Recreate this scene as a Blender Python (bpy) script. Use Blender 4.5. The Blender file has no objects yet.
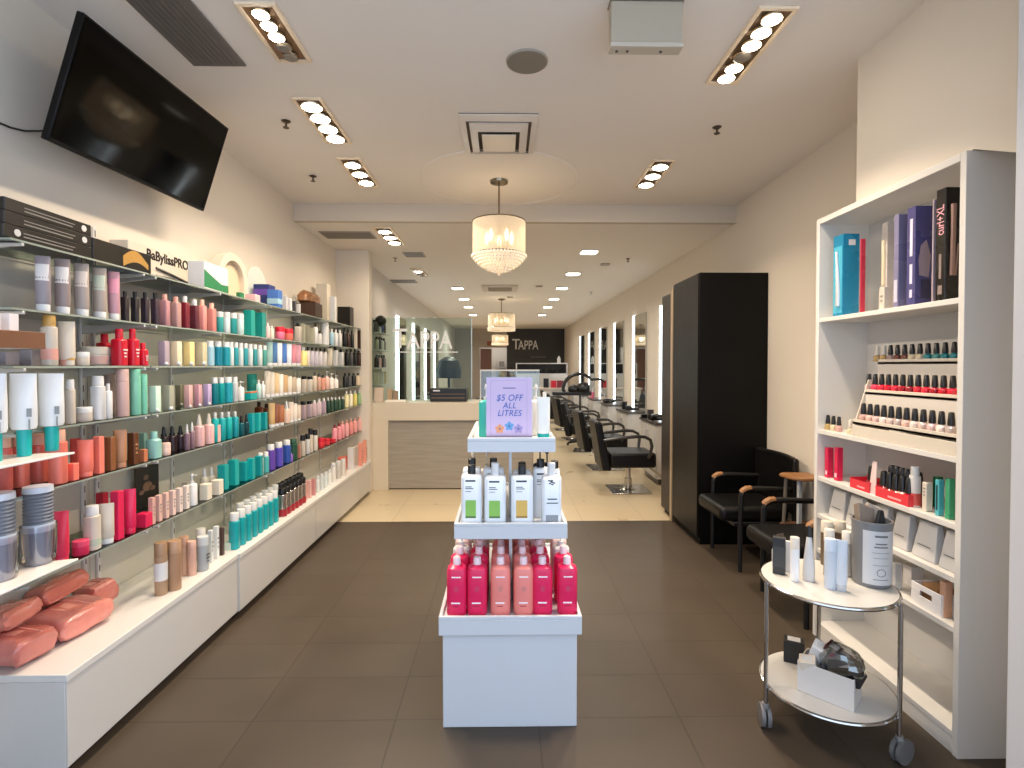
import bpy, bmesh, math, random
from mathutils import Vector, Matrix, Euler
random.seed(7)
SC = bpy.context.scene
COL = SC.collection
PI = math.pi
R = math.radians
# ---------------------------------------------------------------- camera
H = 1.467
F = 520.0
CAMROT = Euler((R(89.0), 0, R(-0.88)), 'XYZ')
CM = CAMROT.to_matrix()
cam = bpy.data.cameras.new('camera'); camo = bpy.data.objects.new('camera', cam); COL.objects.link(camo)
camo.location = (0, 0, H); camo.rotation_euler = CAMROT
cam.sensor_width = 36; cam.lens = F/1024*36; cam.shift_y = -9/1024; cam.clip_start = .05; cam.clip_end = 100
SC.camera = camo

def ray(px, py):
    return CM @ Vector(((px-512)/F, (375-py)/F, -1))
def atx(px, py, X):
    r = ray(px, py); t = X/r.x; return Vector((X, r.y*t, H+r.z*t))
def aty(px, py, Y):
    r = ray(px, py); t = Y/r.y; return Vector((r.x*t, Y, H+r.z*t))
def atz(px, py, Z):
    r = ray(px, py); t = (Z-H)/r.z; return Vector((r.x*t, r.y*t, Z))

# ---------------------------------------------------------------- materials
def lin(c):
    if isinstance(c, str):
        c = c.lstrip('#'); c = ''.join(ch*2 for ch in c) if len(c) == 3 else c; c = [int(c[i:i+2], 16)/255 for i in (0, 2, 4)]
    return tuple((v/12.92 if v <= .04045 else ((v+.055)/1.055)**2.4) for v in c[:3])
_mats = {}
def mat(c, rough=.45, metal=0, emit=0, spec=.5, trans=0, bump=0, bscale=40, coat=0):
    key = (str(c), rough, metal, emit, spec, trans, bump, bscale, coat)
    if key in _mats: return _mats[key]
    m = bpy.data.materials.new('paint'); m.use_nodes = True
    nt = m.node_tree; b = nt.nodes['Principled BSDF']
    l = lin(c)
    b.inputs['Base Color'].default_value = (*l, 1)
    b.inputs['Roughness'].default_value = rough
    b.inputs['Metallic'].default_value = metal
    b.inputs['Specular IOR Level'].default_value = spec
    if coat: b.inputs['Coat Weight'].default_value = coat; b.inputs['Coat Roughness'].default_value = .05
    if trans: b.inputs['Transmission Weight'].default_value = trans
    if emit:
        b.inputs['Emission Color'].default_value = (*l, 1); b.inputs['Emission Strength'].default_value = emit
    # a faint procedural variation so that no surface is perfectly flat
    tc = nt.nodes.new('ShaderNodeTexCoord'); nz = nt.nodes.new('ShaderNodeTexNoise')
    nz.inputs['Scale'].default_value = bscale if bump else 6
    nt.links.new(tc.outputs['Object'], nz.inputs['Vector'])
    if bump:
        bp = nt.nodes.new('ShaderNodeBump'); bp.inputs['Strength'].default_value = bump; bp.inputs['Distance'].default_value = .01
        nt.links.new(nz.outputs['Fac'], bp.inputs['Height']); nt.links.new(bp.outputs['Normal'], b.inputs['Normal'])
    elif not emit:
        mr = nt.nodes.new('ShaderNodeMapRange'); mr.inputs['To Min'].default_value = max(0, rough-.04); mr.inputs['To Max'].default_value = min(1, rough+.04)
        nt.links.new(nz.outputs['Fac'], mr.inputs['Value']); nt.links.new(mr.outputs['Result'], b.inputs['Roughness'])
    _mats[key] = m
    return m

def clear(tint='#eef5f0', fac=.12, rough=.02):
    key = ('clear', tint, fac, rough)
    if key in _mats: return _mats[key]
    m = bpy.data.materials.new('clear_glass'); m.use_nodes = True; nt = m.node_tree; nt.nodes.clear()
    o = nt.nodes.new('ShaderNodeOutputMaterial'); t = nt.nodes.new('ShaderNodeBsdfTransparent'); g = nt.nodes.new('ShaderNodeBsdfGlossy')
    mx = nt.nodes.new('ShaderNodeMixShader'); fr = nt.nodes.new('ShaderNodeFresnel'); fr.inputs['IOR'].default_value = 1.22
    ad = nt.nodes.new('ShaderNodeMath'); ad.operation = 'ADD'; ad.inputs[1].default_value = fac; ad.use_clamp = True
    t.inputs['Color'].default_value = (*lin(tint), 1); g.inputs['Roughness'].default_value = rough; g.inputs['Color'].default_value = (.9, .95, .92, 1)
    nt.links.new(fr.outputs[0], ad.inputs[0]); nt.links.new(ad.outputs[0], mx.inputs[0])
    nt.links.new(t.outputs[0], mx.inputs[1]); nt.links.new(g.outputs[0], mx.inputs[2]); nt.links.new(mx.outputs[0], o.inputs[0])
    _mats[key] = m; return m

def milky(c, alpha=.5):
    key = ('milky', c, alpha)
    if key in _mats: return _mats[key]
    m = bpy.data.materials.new('frosted'); m.use_nodes = True; nt = m.node_tree
    b = nt.nodes['Principled BSDF']; b.inputs['Base Color'].default_value = (*lin(c), 1); b.inputs['Roughness'].default_value = .3
    b.inputs['Alpha'].default_value = alpha
    _mats[key] = m; return m

def tiles(c1, c2, mortar, bw, rh, ox, oy, rough, ms=.004, var=.35):
    m = bpy.data.materials.new('tile'); m.use_nodes = True; nt = m.node_tree; b = nt.nodes['Principled BSDF']
    g = nt.nodes.new('ShaderNodeNewGeometry'); mp = nt.nodes.new('ShaderNodeMapping'); mp.inputs['Location'].default_value = (-ox, -oy, 0)
    br = nt.nodes.new('ShaderNodeTexBrick'); br.offset = 0; br.squash = 1
    br.inputs['Color1'].default_value = (*lin(c1), 1); br.inputs['Color2'].default_value = (*lin(c2), 1); br.inputs['Mortar'].default_value = (*lin(mortar), 1)
    br.inputs['Scale'].default_value = 1; br.inputs['Mortar Size'].default_value = ms; br.inputs['Mortar Smooth'].default_value = .1
    br.inputs['Brick Width'].default_value = bw; br.inputs['Row Height'].default_value = rh; br.inputs['Bias'].default_value = 0
    nt.links.new(g.outputs['Position'], mp.inputs['Vector']); nt.links.new(mp.outputs[0], br.inputs['Vector'])
    nz = nt.nodes.new('ShaderNodeTexNoise'); nz.inputs['Scale'].default_value = 3; nz.inputs['Detail'].default_value = 6
    nt.links.new(g.outputs['Position'], nz.inputs['Vector'])
    mx = nt.nodes.new('ShaderNodeMixRGB'); mx.blend_type = 'MULTIPLY'; mx.inputs[0].default_value = var
    rp = nt.nodes.new('ShaderNodeValToRGB'); rp.color_ramp.elements[0].position = .3; rp.color_ramp.elements[0].color = (.6, .6, .6, 1); rp.color_ramp.elements[1].position = .7
    nt.links.new(nz.outputs['Fac'], rp.inputs[0]); nt.links.new(br.outputs['Color'], mx.inputs[1]); nt.links.new(rp.outputs[0], mx.inputs[2])
    nt.links.new(mx.outputs[0], b.inputs['Base Color']); b.inputs['Specular IOR Level'].default_value = .3
    mr = nt.nodes.new('ShaderNodeMapRange'); mr.inputs['To Min'].default_value = rough-.08; mr.inputs['To Max'].default_value = rough+.08
    nt.links.new(nz.outputs['Fac'], mr.inputs['Value']); nt.links.new(mr.outputs[0], b.inputs['Roughness'])
    bp = nt.nodes.new('ShaderNodeBump'); bp.inputs['Strength'].default_value = .3; bp.inputs['Distance'].default_value = .003; bp.invert = True
    nt.links.new(br.outputs['Fac'], bp.inputs['Height']); nt.links.new(bp.outputs[0], b.inputs['Normal'])
    return m

def woodmat(c1, c2, scale=3, rough=.45, axis='X'):
    m = bpy.data.materials.new('wood'); m.use_nodes = True; nt = m.node_tree; b = nt.nodes['Principled BSDF']
    tc = nt.nodes.new('ShaderNodeTexCoord'); mp = nt.nodes.new('ShaderNodeMapping')
    s = {'X': (1, 14, 14), 'Y': (14, 1, 14), 'Z': (14, 14, 1)}[axis]; mp.inputs['Scale'].default_value = s
    nz = nt.nodes.new('ShaderNodeTexNoise'); nz.inputs['Scale'].default_value = scale; nz.inputs['Detail'].default_value = 5
    rp = nt.nodes.new('ShaderNodeValToRGB'); rp.color_ramp.elements[0].color = (*lin(c1), 1); rp.color_ramp.elements[1].color = (*lin(c2), 1)
    rp.color_ramp.elements[0].position = .35; rp.color_ramp.elements[1].position = .65
    nt.links.new(tc.outputs['Object'], mp.inputs[0]); nt.links.new(mp.outputs[0], nz.inputs['Vector']); nt.links.new(nz.outputs['Fac'], rp.inputs[0])
    nt.links.new(rp.outputs[0], b.inputs['Base Color']); b.inputs['Roughness'].default_value = rough
    return m

# ---------------------------------------------------------------- mesh builder
class MB:
    def __init__(s): s.v = []; s.f = []; s.mi = []; s.cur = 0
    def face(s, idx): s.f.append(idx); s.mi.append(s.cur)
    def box(s, x0, x1, y0, y1, z0, z1):
        b = len(s.v)
        s.v += [(x0,y0,z0),(x1,y0,z0),(x1,y1,z0),(x0,y1,z0),(x0,y0,z1),(x1,y0,z1),(x1,y1,z1),(x0,y1,z1)]
        for q in ((0,3,2,1),(4,5,6,7),(0,1,5,4),(1,2,6,5),(2,3,7,6),(3,0,4,7)): s.face([b+i for i in q])
        return s
    def hexa(s, p):   # eight points, bottom ring then top ring
        b = len(s.v); s.v += [tuple(q) for q in p]
        for q in ((0,3,2,1),(4,5,6,7),(0,1,5,4),(1,2,6,5),(2,3,7,6),(3,0,4,7)): s.face([b+i for i in q])
        return s
    def loft(s, secs, n=20, cx=0, cy=0, caps=True):
        # secs: (z, half_x, half_y, exponent[, dx, dy])
        b = len(s.v)
        for sec in secs:
            z, a, h, e = sec[:4]; dx, dy = (sec[4], sec[5]) if len(sec) > 5 else (0, 0)
            for i in range(n):
                t = 2*PI*(i+.5)/n; c, q = math.cos(t), math.sin(t)
                s.v.append((cx+dx+a*math.copysign(abs(c)**(2/e), c), cy+dy+h*math.copysign(abs(q)**(2/e), q), z))
        for k in range(len(secs)-1):
            for i in range(n):
                j = (i+1) % n
                s.face([b+k*n+i, b+k*n+j, b+(k+1)*n+j, b+(k+1)*n+i])
        if caps:
            s.face([b+i for i in range(n)][::-1]); s.face([b+(len(secs)-1)*n+i for i in range(n)])
        return s
    def cyl(s, r, z0, z1, n=20, cx=0, cy=0, r1=None):
        return s.loft([(z0, r, r, 2), (z1, r if r1 is None else r1, r if r1 is None else r1, 2)], n, cx, cy)
    def tube(s, pts, r, n=10, closed=False):
        pts = [Vector(p) for p in pts]; b = len(s.v); m = len(pts); up = Vector((0, 0, 1)); prev = None
        for i, p in enumerate(pts):
            a = pts[(i-1) % m] if (closed or i > 0) else p; c = pts[(i+1) % m] if (closed or i < m-1) else p
            t = (c-a).normalized()
            if prev is None:
                u = t.cross(up if abs(t.z) < .95 else Vector((1, 0, 0))).normalized()
            else:
                u = (prev - t*prev.dot(t)).normalized()
            prev = u; w = t.cross(u)
            rr = r[i] if isinstance(r, (list, tuple)) else r
            for k in range(n):
                an = 2*PI*k/n; s.v.append(tuple(p+u*(rr*math.cos(an))+w*(rr*math.sin(an))))
        for i in range(m if closed else m-1):
            i2 = (i+1) % m
            for k in range(n):
                k2 = (k+1) % n; s.face([b+i*n+k, b+i*n+k2, b+i2*n+k2, b+i2*n+k])
        if not closed:
            s.face([b+k for k in range(n)][::-1]); s.face([b+(m-1)*n+k for k in range(n)])
        return s
    def sphere(s, r, c=(0, 0, 0), n=10, m=6, sz=1):
        b = len(s.v)
        for i in range(1, m):
            a = PI*i/m
            for k in range(n):
                t = 2*PI*k/n; s.v.append((c[0]+r*math.sin(a)*math.cos(t), c[1]+r*math.sin(a)*math.sin(t), c[2]+r*sz*math.cos(a)))
        top = len(s.v); s.v.append((c[0], c[1], c[2]+r*sz)); s.v.append((c[0], c[1], c[2]-r*sz))
        for i in range(m-2):
            for k in range(n):
                k2 = (k+1) % n; s.face([b+i*n+k, b+(i+1)*n+k, b+(i+1)*n+k2, b+i*n+k2])
        for k in range(n):
            k2 = (k+1) % n; s.face([top, b+k, b+k2]); s.face([top+1, b+(m-2)*n+k2, b+(m-2)*n+k])
        return s
    def prism(s, poly, a0, a1, axis='z'):
        # extrude polygon along an axis
        b = len(s.v); n = len(poly)
        for a in (a0, a1):
            for (p, q) in poly:
                s.v.append({'z': (p, q, a), 'y': (p, a, q), 'x': (a, p, q)}[axis])
        s.face([b+i for i in range(n)][::-1]); s.face([b+n+i for i in range(n)])
        for i in range(n):
            j = (i+1) % n; s.face([b+i, b+j, b+n+j, b+n+i])
        return s
    def xf(s, M):
        s.v = [tuple(M @ Vector(p)) for p in s.v]; return s
    def build(s, name, m, parent=None, bevel=0, segs=2, smooth=35, loc=None, rot=None, sub=0):
        me = bpy.data.meshes.new(name)
        me.from_pydata(s.v, [], s.f)
        bm = bmesh.new(); bm.from_mesh(me); bmesh.ops.recalc_face_normals(bm, faces=bm.faces); bm.to_mesh(me); bm.free()
        for mm in (m if isinstance(m, (list, tuple)) else [m]): me.materials.append(mm)
        if isinstance(m, (list, tuple)): me.polygons.foreach_set('material_index', s.mi)
        if smooth:
            me.polygons.foreach_set('use_smooth', [True]*len(me.polygons)); me.set_sharp_from_angle(angle=R(smooth))
        o = bpy.data.objects.new(name, me); COL.objects.link(o)
        if parent is not None: o.parent = parent
        if loc: o.location = loc
        if rot: o.rotation_euler = rot
        if bevel:
            md = o.modifiers.new('bevel', 'BEVEL'); md.width = bevel; md.segments = segs; md.limit_method = 'ANGLE'; md.angle_limit = R(40)
            md.harden_normals = False
        if sub:
            md = o.modifiers.new('sub', 'SUBSURF'); md.levels = md.render_levels = sub
        return o

def tag(o, label, cat, group=None):
    o['label'] = label; o['category'] = cat
    if group: o['group'] = group
    return o
def thing(name, label, cat, loc=(0, 0, 0), rotz=0, group=None):
    o = bpy.data.objects.new(name, None); COL.objects.link(o); o.empty_display_size = .05
    o.location = loc; o.rotation_euler = (0, 0, rotz)
    return tag(o, label, cat, group)
def struct(o):
    o['kind'] = 'structure'; return o
def dup(root, loc, rotz=None, label=None, group=None):
    r = root.copy(); COL.objects.link(r); r.location = loc
    if rotz is not None: r.rotation_euler = (0, 0, rotz)
    if label: r['label'] = label
    if group: r['group'] = group
    for ch in list(root.children):
        c = ch.copy(); COL.objects.link(c); c.parent = r
        for g in list(ch.children):
            d = g.copy(); COL.objects.link(d); d.parent = c
    return r
def text(name, body, size, m, parent=None, loc=(0, 0, 0), M=None, ext=.0015, align='CENTER', shear=0, sx=1, space=1, bold=.008):
    cu = bpy.data.curves.new(name, 'FONT'); cu.body = body; cu.size = size; cu.extrude = ext; cu.offset = bold*size; cu.align_x = align; cu.align_y = 'CENTER'
    cu.shear = shear; cu.space_character = space; cu.materials.append(m)
    tmp = bpy.data.objects.new(name, cu); COL.objects.link(tmp)
    me = bpy.data.meshes.new_from_object(tmp, depsgraph=bpy.context.evaluated_depsgraph_get())
    bpy.data.objects.remove(tmp)
    if not me.materials: me.materials.append(m)
    o = bpy.data.objects.new(name, me); COL.objects.link(o)
    if parent is not None: o.parent = parent
    mm = (M or Matrix.Identity(3)).to_4x4(); mm.translation = Vector(loc)
    o.matrix_basis = mm @ Matrix.Diagonal((sx, 1, 1, 1))
    return o
def basis(bx, by):
    bx, by = Vector(bx).normalized(), Vector(by).normalized(); bz = bx.cross(by)
    return Matrix((bx, by, bz)).transposed()
ORD = ['zeroth', 'first', 'second', 'third', 'fourth', 'fifth', 'sixth', 'seventh', 'eighth', 'ninth', 'tenth', 'eleventh', 'twelfth', 'thirteenth', 'fourteenth', 'fifteenth', 'sixteenth']
NUM = ['zero', 'one', 'two', 'three', 'four', 'five', 'six', 'seven', 'eight', 'nine', 'ten', 'eleven', 'twelve', 'thirteen', 'fourteen', 'fifteen', 'sixteen']

# ---------------------------------------------------------------- colours
C = dict(white='#d9d7d4', cream='#d8ccb9', ivory='#d3c6b5', black='#0c0a0a', grey='#8f8c88', dgrey='#454345', silver='#b9bcc0', teal='#0aa3a0', dteal='#0b7f86', mint='#84cbab',
         pmint='#c3dcc8', lblue='#9fc3d2', blue='#3f6fb8', navy='#2d3a74', purple='#6a4aa6', lav='#c2b4d6', mauve='#a08a98', dmauve='#6d5562', pink='#e8b9b8', dpink='#e26f8d', crim='#d81f4c',
         red='#c9142c', coral='#ef7a66', salmon='#f08f86', dred='#7a1626', plum='#35202c', brown='#6c3d22', dbrown='#3b2318', tan='#b98360', bronze='#a07f66', gold='#c79a52', beige='#d9c3a4',
         olive='#a39f8a', yellow='#e8d28a', green='#2d7d4e', dgreen='#1d3b2c', orange='#e0703f', rose='#d79b8c', amber='#7b3b1c', lgrey='#c9c7c4', peach='#f2b8a0')
def cm(n, rough=.38, **k): return mat(C.get(n, n), rough, **k)
EXPOSURE = 0.0
# ---------------------------------------------------------------- room shell
WX0, WX1, WXR = -1.92, 2.15, -1.75     # left wall, right wall, rear-left wall
ZC, ZR = 2.95, 2.79                    # front and rear ceiling heights
YB = 18.5                              # back wall
YBULK = 4.80
wallp = mat('#ddd2c2', .7, spec=.25)
wallr = mat('#d6d0c8', .7, spec=.25)
ceilp = mat('#efe8df', .8, spec=.2)
whitep = mat('#d8d4ce', .3)
whites = mat('#cbc7c1', .22)
struct(MB().box(-3.2, 3.2, -1.2, 4.89, -.06, 0).build('floor_front', tiles('#4a3f34', '#4c4237', '#3a322a', .59, .299, .141, 2.137, .42, .0028), smooth=0))
struct(MB().box(-3.2, 3.2, 4.89, 20.5, -.06, 0).build('floor_rear', tiles('#c4b292', '#c6b596', '#a9987c', .6, .6, .14, 4.89, .3, .003, .08), smooth=0))
struct(MB().box(WX0-.1, WX0, -.6, 6.0, 0, ZC).build('wall_left', wallp, smooth=0))
struct(MB().box(WX0-.1, -1.545, 5.98, 6.12, 0, ZR).build('wall_pillar', wallp, bevel=.004))
struct(MB().box(WXR-.1, WXR, 6.12, YB, 0, ZR).build('wall_rear_left', wallr, smooth=0))
struct(MB().box(WX1, WX1+.1, 1.5, YB, 0, ZC).build('wall_right', wallp, smooth=0))
# right-hand pier: the lower part steps back behind the bookcase
m = MB().box(1.975, 2.22, 1.906, 2.52, 0, 2.262)
m.prism([(1.72, 2.178), (1.885, 2.258), (2.52, 2.262), (2.52, ZC), (1.72, ZC)], 1.715, 2.22, 'x')
struct(m.build('wall_pier', wallp, smooth=0))
struct(MB().box(-2.1, 2.3, -.6, YBULK, ZC, ZC+.08).build('ceiling_front', ceilp, smooth=0))
struct(MB().box(-2.1, 2.3, YBULK+.061, YB+2, ZR, ZR+.08).build('ceiling_rear', ceilp, smooth=0))
struct(MB().box(-2.1, 2.3, YBULK-.001, YBULK+.06, ZR, ZC).build('ceiling_bulkhead', mat('#cfc4b4', .8, spec=.2), smooth=0))
# back wall with dark feature panel and a doorway on the left of it
darkw = mat('#322f2d', .6)
XD0, XD1 = -.86, .1
struct(MB().box(-1.85, XD0, YB, YB+.1, 0, ZR).box(XD0, XD1, YB, YB+.1, 2.12, ZR).build('wall_back', mat('#b0a79c', .7), smooth=0))
struct(MB().box(XD1, WX1, YB, YB+.1, 0, ZR).build('wall_feature', darkw, smooth=0))
struct(MB().box(-1.3, 1.0, YB+1.9, YB+2, 0, ZR).box(-1.4, -1.3, YB+.1, YB+2, 0, ZR).box(1., 1.1, YB+.1, YB+2, 0, ZR).build('wall_back_room', wallr, smooth=0))
d = struct(MB().box(XD0+.02, XD0+.42, YB-.05, YB-.01, .01, 2.08).build('door_1', mat('#6e4c3c', .5), bevel=.004))
MB().tube([(XD0+.37, YB-.09, 1.0), (XD0+.37, YB-.09, 1.12)], .012).build('door_handle', mat('#b8b4ae', .25, 1), d)
# grey laminate lining behind the glass shelves, with fine vertical joints
lining = MB()
y = 1.60
for y1 in (2.41, 3.605, 4.80, 5.975):
    lining.box(WX0, WX0+.012, y+.002, y1-.002, .38, 1.93); y = y1
struct(lining.build('trim_lining', mat('#c6c0b2', .35, spec=.4), smooth=0))
# shopfront door frame close to the camera on the right
px = aty(1011.5, 384, 1.5).x
fr = struct(MB().box(px, px+.06, 1.42, 1.5, 0, ZC).box(px+.012, 2.25, 1.30, 1.42, 0, ZC).build('door_frame_2', mat('#c6c6c8', .4), bevel=.004))  # second box: unseen wall return, extended to shade the bookcase side
hp = MB().box(px+.001, px+.011, 1.385, 1.42, 1.16, 1.32).build('hinge_plate', mat('#a8aaae', .3, .8), fr, bevel=.002)
MB().box(px-.004, px+.004, 1.395, 1.412, 1.2, 1.25).build('latch', mat('#3a3a3c', .3, .6), hp, bevel=.002)

# ---------------------------------------------------------------- lights
SC.world = bpy.data.worlds.new('world'); SC.world.use_nodes = True
bg = SC.world.node_tree.nodes['Background']; bg.inputs[0].default_value = (.64, .78, 1, 1); bg.inputs[1].default_value = 2.6
WARM = (1, .84, .66); NEUT = (1, .88, .74)
def area(name, loc, sx, sy, power, col, spread=160, rot=(0, 0, 0)):
    l = bpy.data.lights.new(name, 'AREA'); l.shape = 'RECTANGLE'; l.size = sx; l.size_y = sy; l.energy = power*.66; l.color = col; l.spread = R(spread)
    o = bpy.data.objects.new(name, l); COL.objects.link(o); o.location = loc; o.rotation_euler = rot; return o
def point(name, loc, power, col, r=.05):
    l = bpy.data.lights.new(name, 'POINT'); l.energy = power; l.color = col; l.shadow_soft_size = r
    o = bpy.data.objects.new(name, l); COL.objects.link(o); o.location = loc; return o
bulbm = mat('#fff0d8', emit=30)
def lightbar(p0, p1, w, lamps, label, ceil, dead=(), power=30, tilt=0, spread=150):
    a = atz(*p0, ceil); b = atz(*p1, ceil); X = (a.x+b.x)/2; L = abs(b.y-a.y); Y = (a.y+b.y)/2
    t = thing('recessed_spot_bar', label, 'ceiling light', (X, Y, ceil), 0, 'recessed spot bars')
    hw, hl, dp = w/2, L/2, .05
    fm = MB()     # trim frame just under the ceiling
    for (x0, x1, y0, y1) in ((-hw-.018, -hw, -hl-.018, hl+.018), (hw, hw+.018, -hl-.018, hl+.018), (-hw, hw, -hl-.018, -hl), (-hw, hw, hl, hl+.018)): fm.box(x0, x1, y0, y1, -.014, -.001)
    fm.build('trim_frame', mat('#f3ddbd', .4), t, bevel=.002)
    MB().box(-hw, hw, -hl, hl, -.006, -.001).build('housing', mat('#8a6d50', .35, .6), t)
    n = lamps
    for i in range(n):
        yy = -hl+L*(i+.5)/n; r = min(hw*.95, L/n*.5)
        rg = MB(); rg.loft([(-.012, r, r, 2), (-.02, r*.96, r*.96, 2)], 18, 0, yy)
        lamp = rg.build('lamp', mat('#cdb89a', .25, .9), t)
        MB().loft([(-.0205, r*.9, r*.9, 2), (-.026, r*.7, r*.7, 2)], 18, 0, yy).build('lens', mat('#8d8375', .2) if i in dead else bulbm, lamp)
    area('bar_light', (X, Y, ceil-.03), w*.8, L*.9, power, WARM, spread, (0, tilt, 0))
    return t
def cp(px, py, z): p = atz(px, py, z); return p.x, p.y
LB = [((263, 4), (288, 58), .13, 5, 'long recessed bar of warm spotlights beside the grey ceiling grille', (3, 4), 42),
      ((308, 98), (338, 141), .13, 4, 'four-lamp recessed bar over the left wall between sprinkler and longest bar', (), 42),
      ((349, 158), (369, 185), .13, 3, 'three-lamp recessed bar between two longer light bars and the bulkhead', (), 42)]
for a, b, w, n, lab, dead, pw in LB: lightbar(a, b, w, n, lab, ZC, dead, pw, R(-13))
lightbar((777, 8), (723, 80), .13, 6, 'long bar of warm spotlights near the beige pier and white hatch', ZC, (3,), 52, R(13), 122)
lightbar((664, 160), (643, 187), .13, 3, 'short recessed spot bar ahead of the bulkhead above black wardrobe', ZC, (), 46, R(14))
lightbar((383, 227), (396, 244), .14, 3, 'small spot bar just behind the bulkhead near the pillar', ZR, (), 14)
lightbar((415, 268.5), (424, 276), .12, 2, 'smallest spot bar above the glass counter screen', ZR, (1,), 8)
dlm = mat('#fff6e6', emit=9)
def downlight(px, py, s, label):
    x, y = cp(px, py, ZR)
    t = thing('downlight', label, 'ceiling light', (x, y, ZR), 0, 'square downlights over the salon floor')
    MB().loft([(-.001, s, s, 5), (-.018, s, s, 5)], 20).build('trim_ring', mat('#efece6', .4), t)
    MB().loft([(-.0185, s*.86, s*.86, 5), (-.022, s*.8, s*.8, 5)], 20).build('diffuser', dlm, t)
    area('down', (x, y, ZR-.035), s*1.4, s*1.4, 17, (1, .93, .83), 150)
for i, (px, py) in enumerate([(589, 251), (573, 273), (562, 287.5), (554, 298.5), (547.5, 306.5), (542, 314.5)]):
    downlight(px, py, .11, f'{ORD[i+1]} bright square downlight from the bulkhead in the row beside the right wall mirrors')
for i, (px, py) in enumerate([(457.5, 287.5), (464, 298.5), (468.5, 306.5), (473, 314.5)]):
    downlight(px, py, .11, f'{ORD[i+1]} bright downlight from the bulkhead in the row over the counter side')
area('back_room', (-.3, YB+1, ZR-.1), 1, 1, 25, (1, .93, .86))
area('rear_fill', (-.9, 15.8, ZR-.03), 1.0, 1.0, 40, (1, .93, .84))  # added fill with no fitting, brightens the rear left walls
area('basin_light', (0.8, 15.5, ZR-.03), 1.2, 1.2, 25, (1, .92, .82))

# chandeliers -----------------------------------------------------------
def drum_chandelier(x, y, ztop, zs1, zs0, r, label, beads_drop, power, emis):
    t = thing('chandelier', label, 'chandelier', (x, y, ztop), 0)
    chrome = mat('#8d8372', .25, 1)
    MB().loft([(0, .075, .075, 2), (-.018, .07, .07, 2), (-.03, .03, .03, 2)], 24).build('canopy', chrome, t)
    MB().cyl(.008, zs1-ztop+.02, -.03, 10).build('rod', chrome, t)
    sh = MB(); a, b = zs0-ztop, zs1-ztop
    sh.loft([(a, r, r, 2), (b, r, r, 2)], 40, caps=False)
    m = bpy.data.materials.new('shade_fabric'); m.use_nodes = True; nt = m.node_tree; nt.nodes.clear()
    o = nt.nodes.new('ShaderNodeOutputMaterial'); tl = nt.nodes.new('ShaderNodeBsdfTranslucent'); df = nt.nodes.new('ShaderNodeBsdfDiffuse'); tr = nt.nodes.new('ShaderNodeBsdfTransparent')
    m1 = nt.nodes.new('ShaderNodeMixShader'); m2 = nt.nodes.new('ShaderNodeMixShader'); m1.inputs[0].default_value = .5
    nzt = nt.nodes.new('ShaderNodeTexNoise'); nzt.inputs['Scale'].default_value = 60
    mr = nt.nodes.new('ShaderNodeMapRange'); mr.inputs['To Min'].default_value = .25; mr.inputs['To Max'].default_value = .5
    nt.links.new(nzt.outputs['Fac'], mr.inputs['Value'])
    tl.inputs[0].default_value = (.92, .8, .62, 1); df.inputs[0].default_value = (.85, .78, .68, 1)
    nt.links.new(df.outputs[0], m1.inputs[1]); nt.links.new(tl.outputs[0], m1.inputs[2]); nt.links.new(mr.outputs[0], m2.inputs[0]); nt.links.new(m1.outputs[0], m2.inputs[1]); nt.links.new(tr.outputs[0], m2.inputs[2]); nt.links.new(m2.outputs[0], o.inputs[0])
    shade = sh.build('shade', m, t)
    for z in (a, b):
        MB().tube([(r*math.cos(2*PI*i/40), r*math.sin(2*PI*i/40), z) for i in range(40)], .005, 6, True).build('rim', chrome, shade)
    MB().tube([(-r, 0, b), (r, 0, b)], .004, 6).tube([(0, -r, b), (0, r, b)], .004, 6).build('spider', chrome, t)
    bm_ = mat('#ffe2b0', emit=emis)
    for i in range(5):
        an = 2*PI*i/5+.3; cx, cy = r*.5*math.cos(an), r*.5*math.sin(an); zz = (a+b)/2-.02
        arm = MB().tube([(0, 0, b-.02), (cx*.6, cy*.6, a+.02), (cx, cy, a+.05), (cx, cy, zz-.02)], .006, 8).build('arm', chrome, t)
        MB().loft([(zz-.02, .008, .008, 2), (zz+.02, .02, .02, 2), (zz+.06, .012, .012, 2), (zz+.085, .002, .002, 2)], 12, cx, cy).build('bulb', bm_, arm)
    bd = MB()
    for k, (rf, dz) in enumerate(beads_drop):
        rr = r*rf; n = max(1, int(2*PI*rr/.026))
        for i in range(n):
            an = 2*PI*(i+.5*(k % 2))/n
            bd.sphere(.0125, (rr*math.cos(an), rr*math.sin(an), a+dz), 6, 4, 1.15)
    crys = bd.build('crystal_beads', mat('#fff1d8', .08, emit=.12, coat=.5), t); crys['kind'] = 'stuff'  # faint glow put into the bead colour; the beads are no lamps
    point('chandelier_light', (x, y, (zs0+zs1)/2), power, (1, .78, .5), .06)
    return t
x, y = cp(499, 181, ZC)
drops = [(1.0, -.01), (.93, -.03), (.86, -.05), (.76, -.07), (.64, -.09), (.5, -.108), (.36, -.122), (.2, -.132), (.0, -.155), (.9, -.012), (.8, -.03), (.68, -.05)]
z1 = aty(499, 222, y).z; z0 = aty(499, 255, y).z
c1 = drum_chandelier(x, y, ZC, z1, z0, .212, 'drum chandelier with crystal cone hanging ahead of the bulkhead', drops, 2.2, 3.5)
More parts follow.
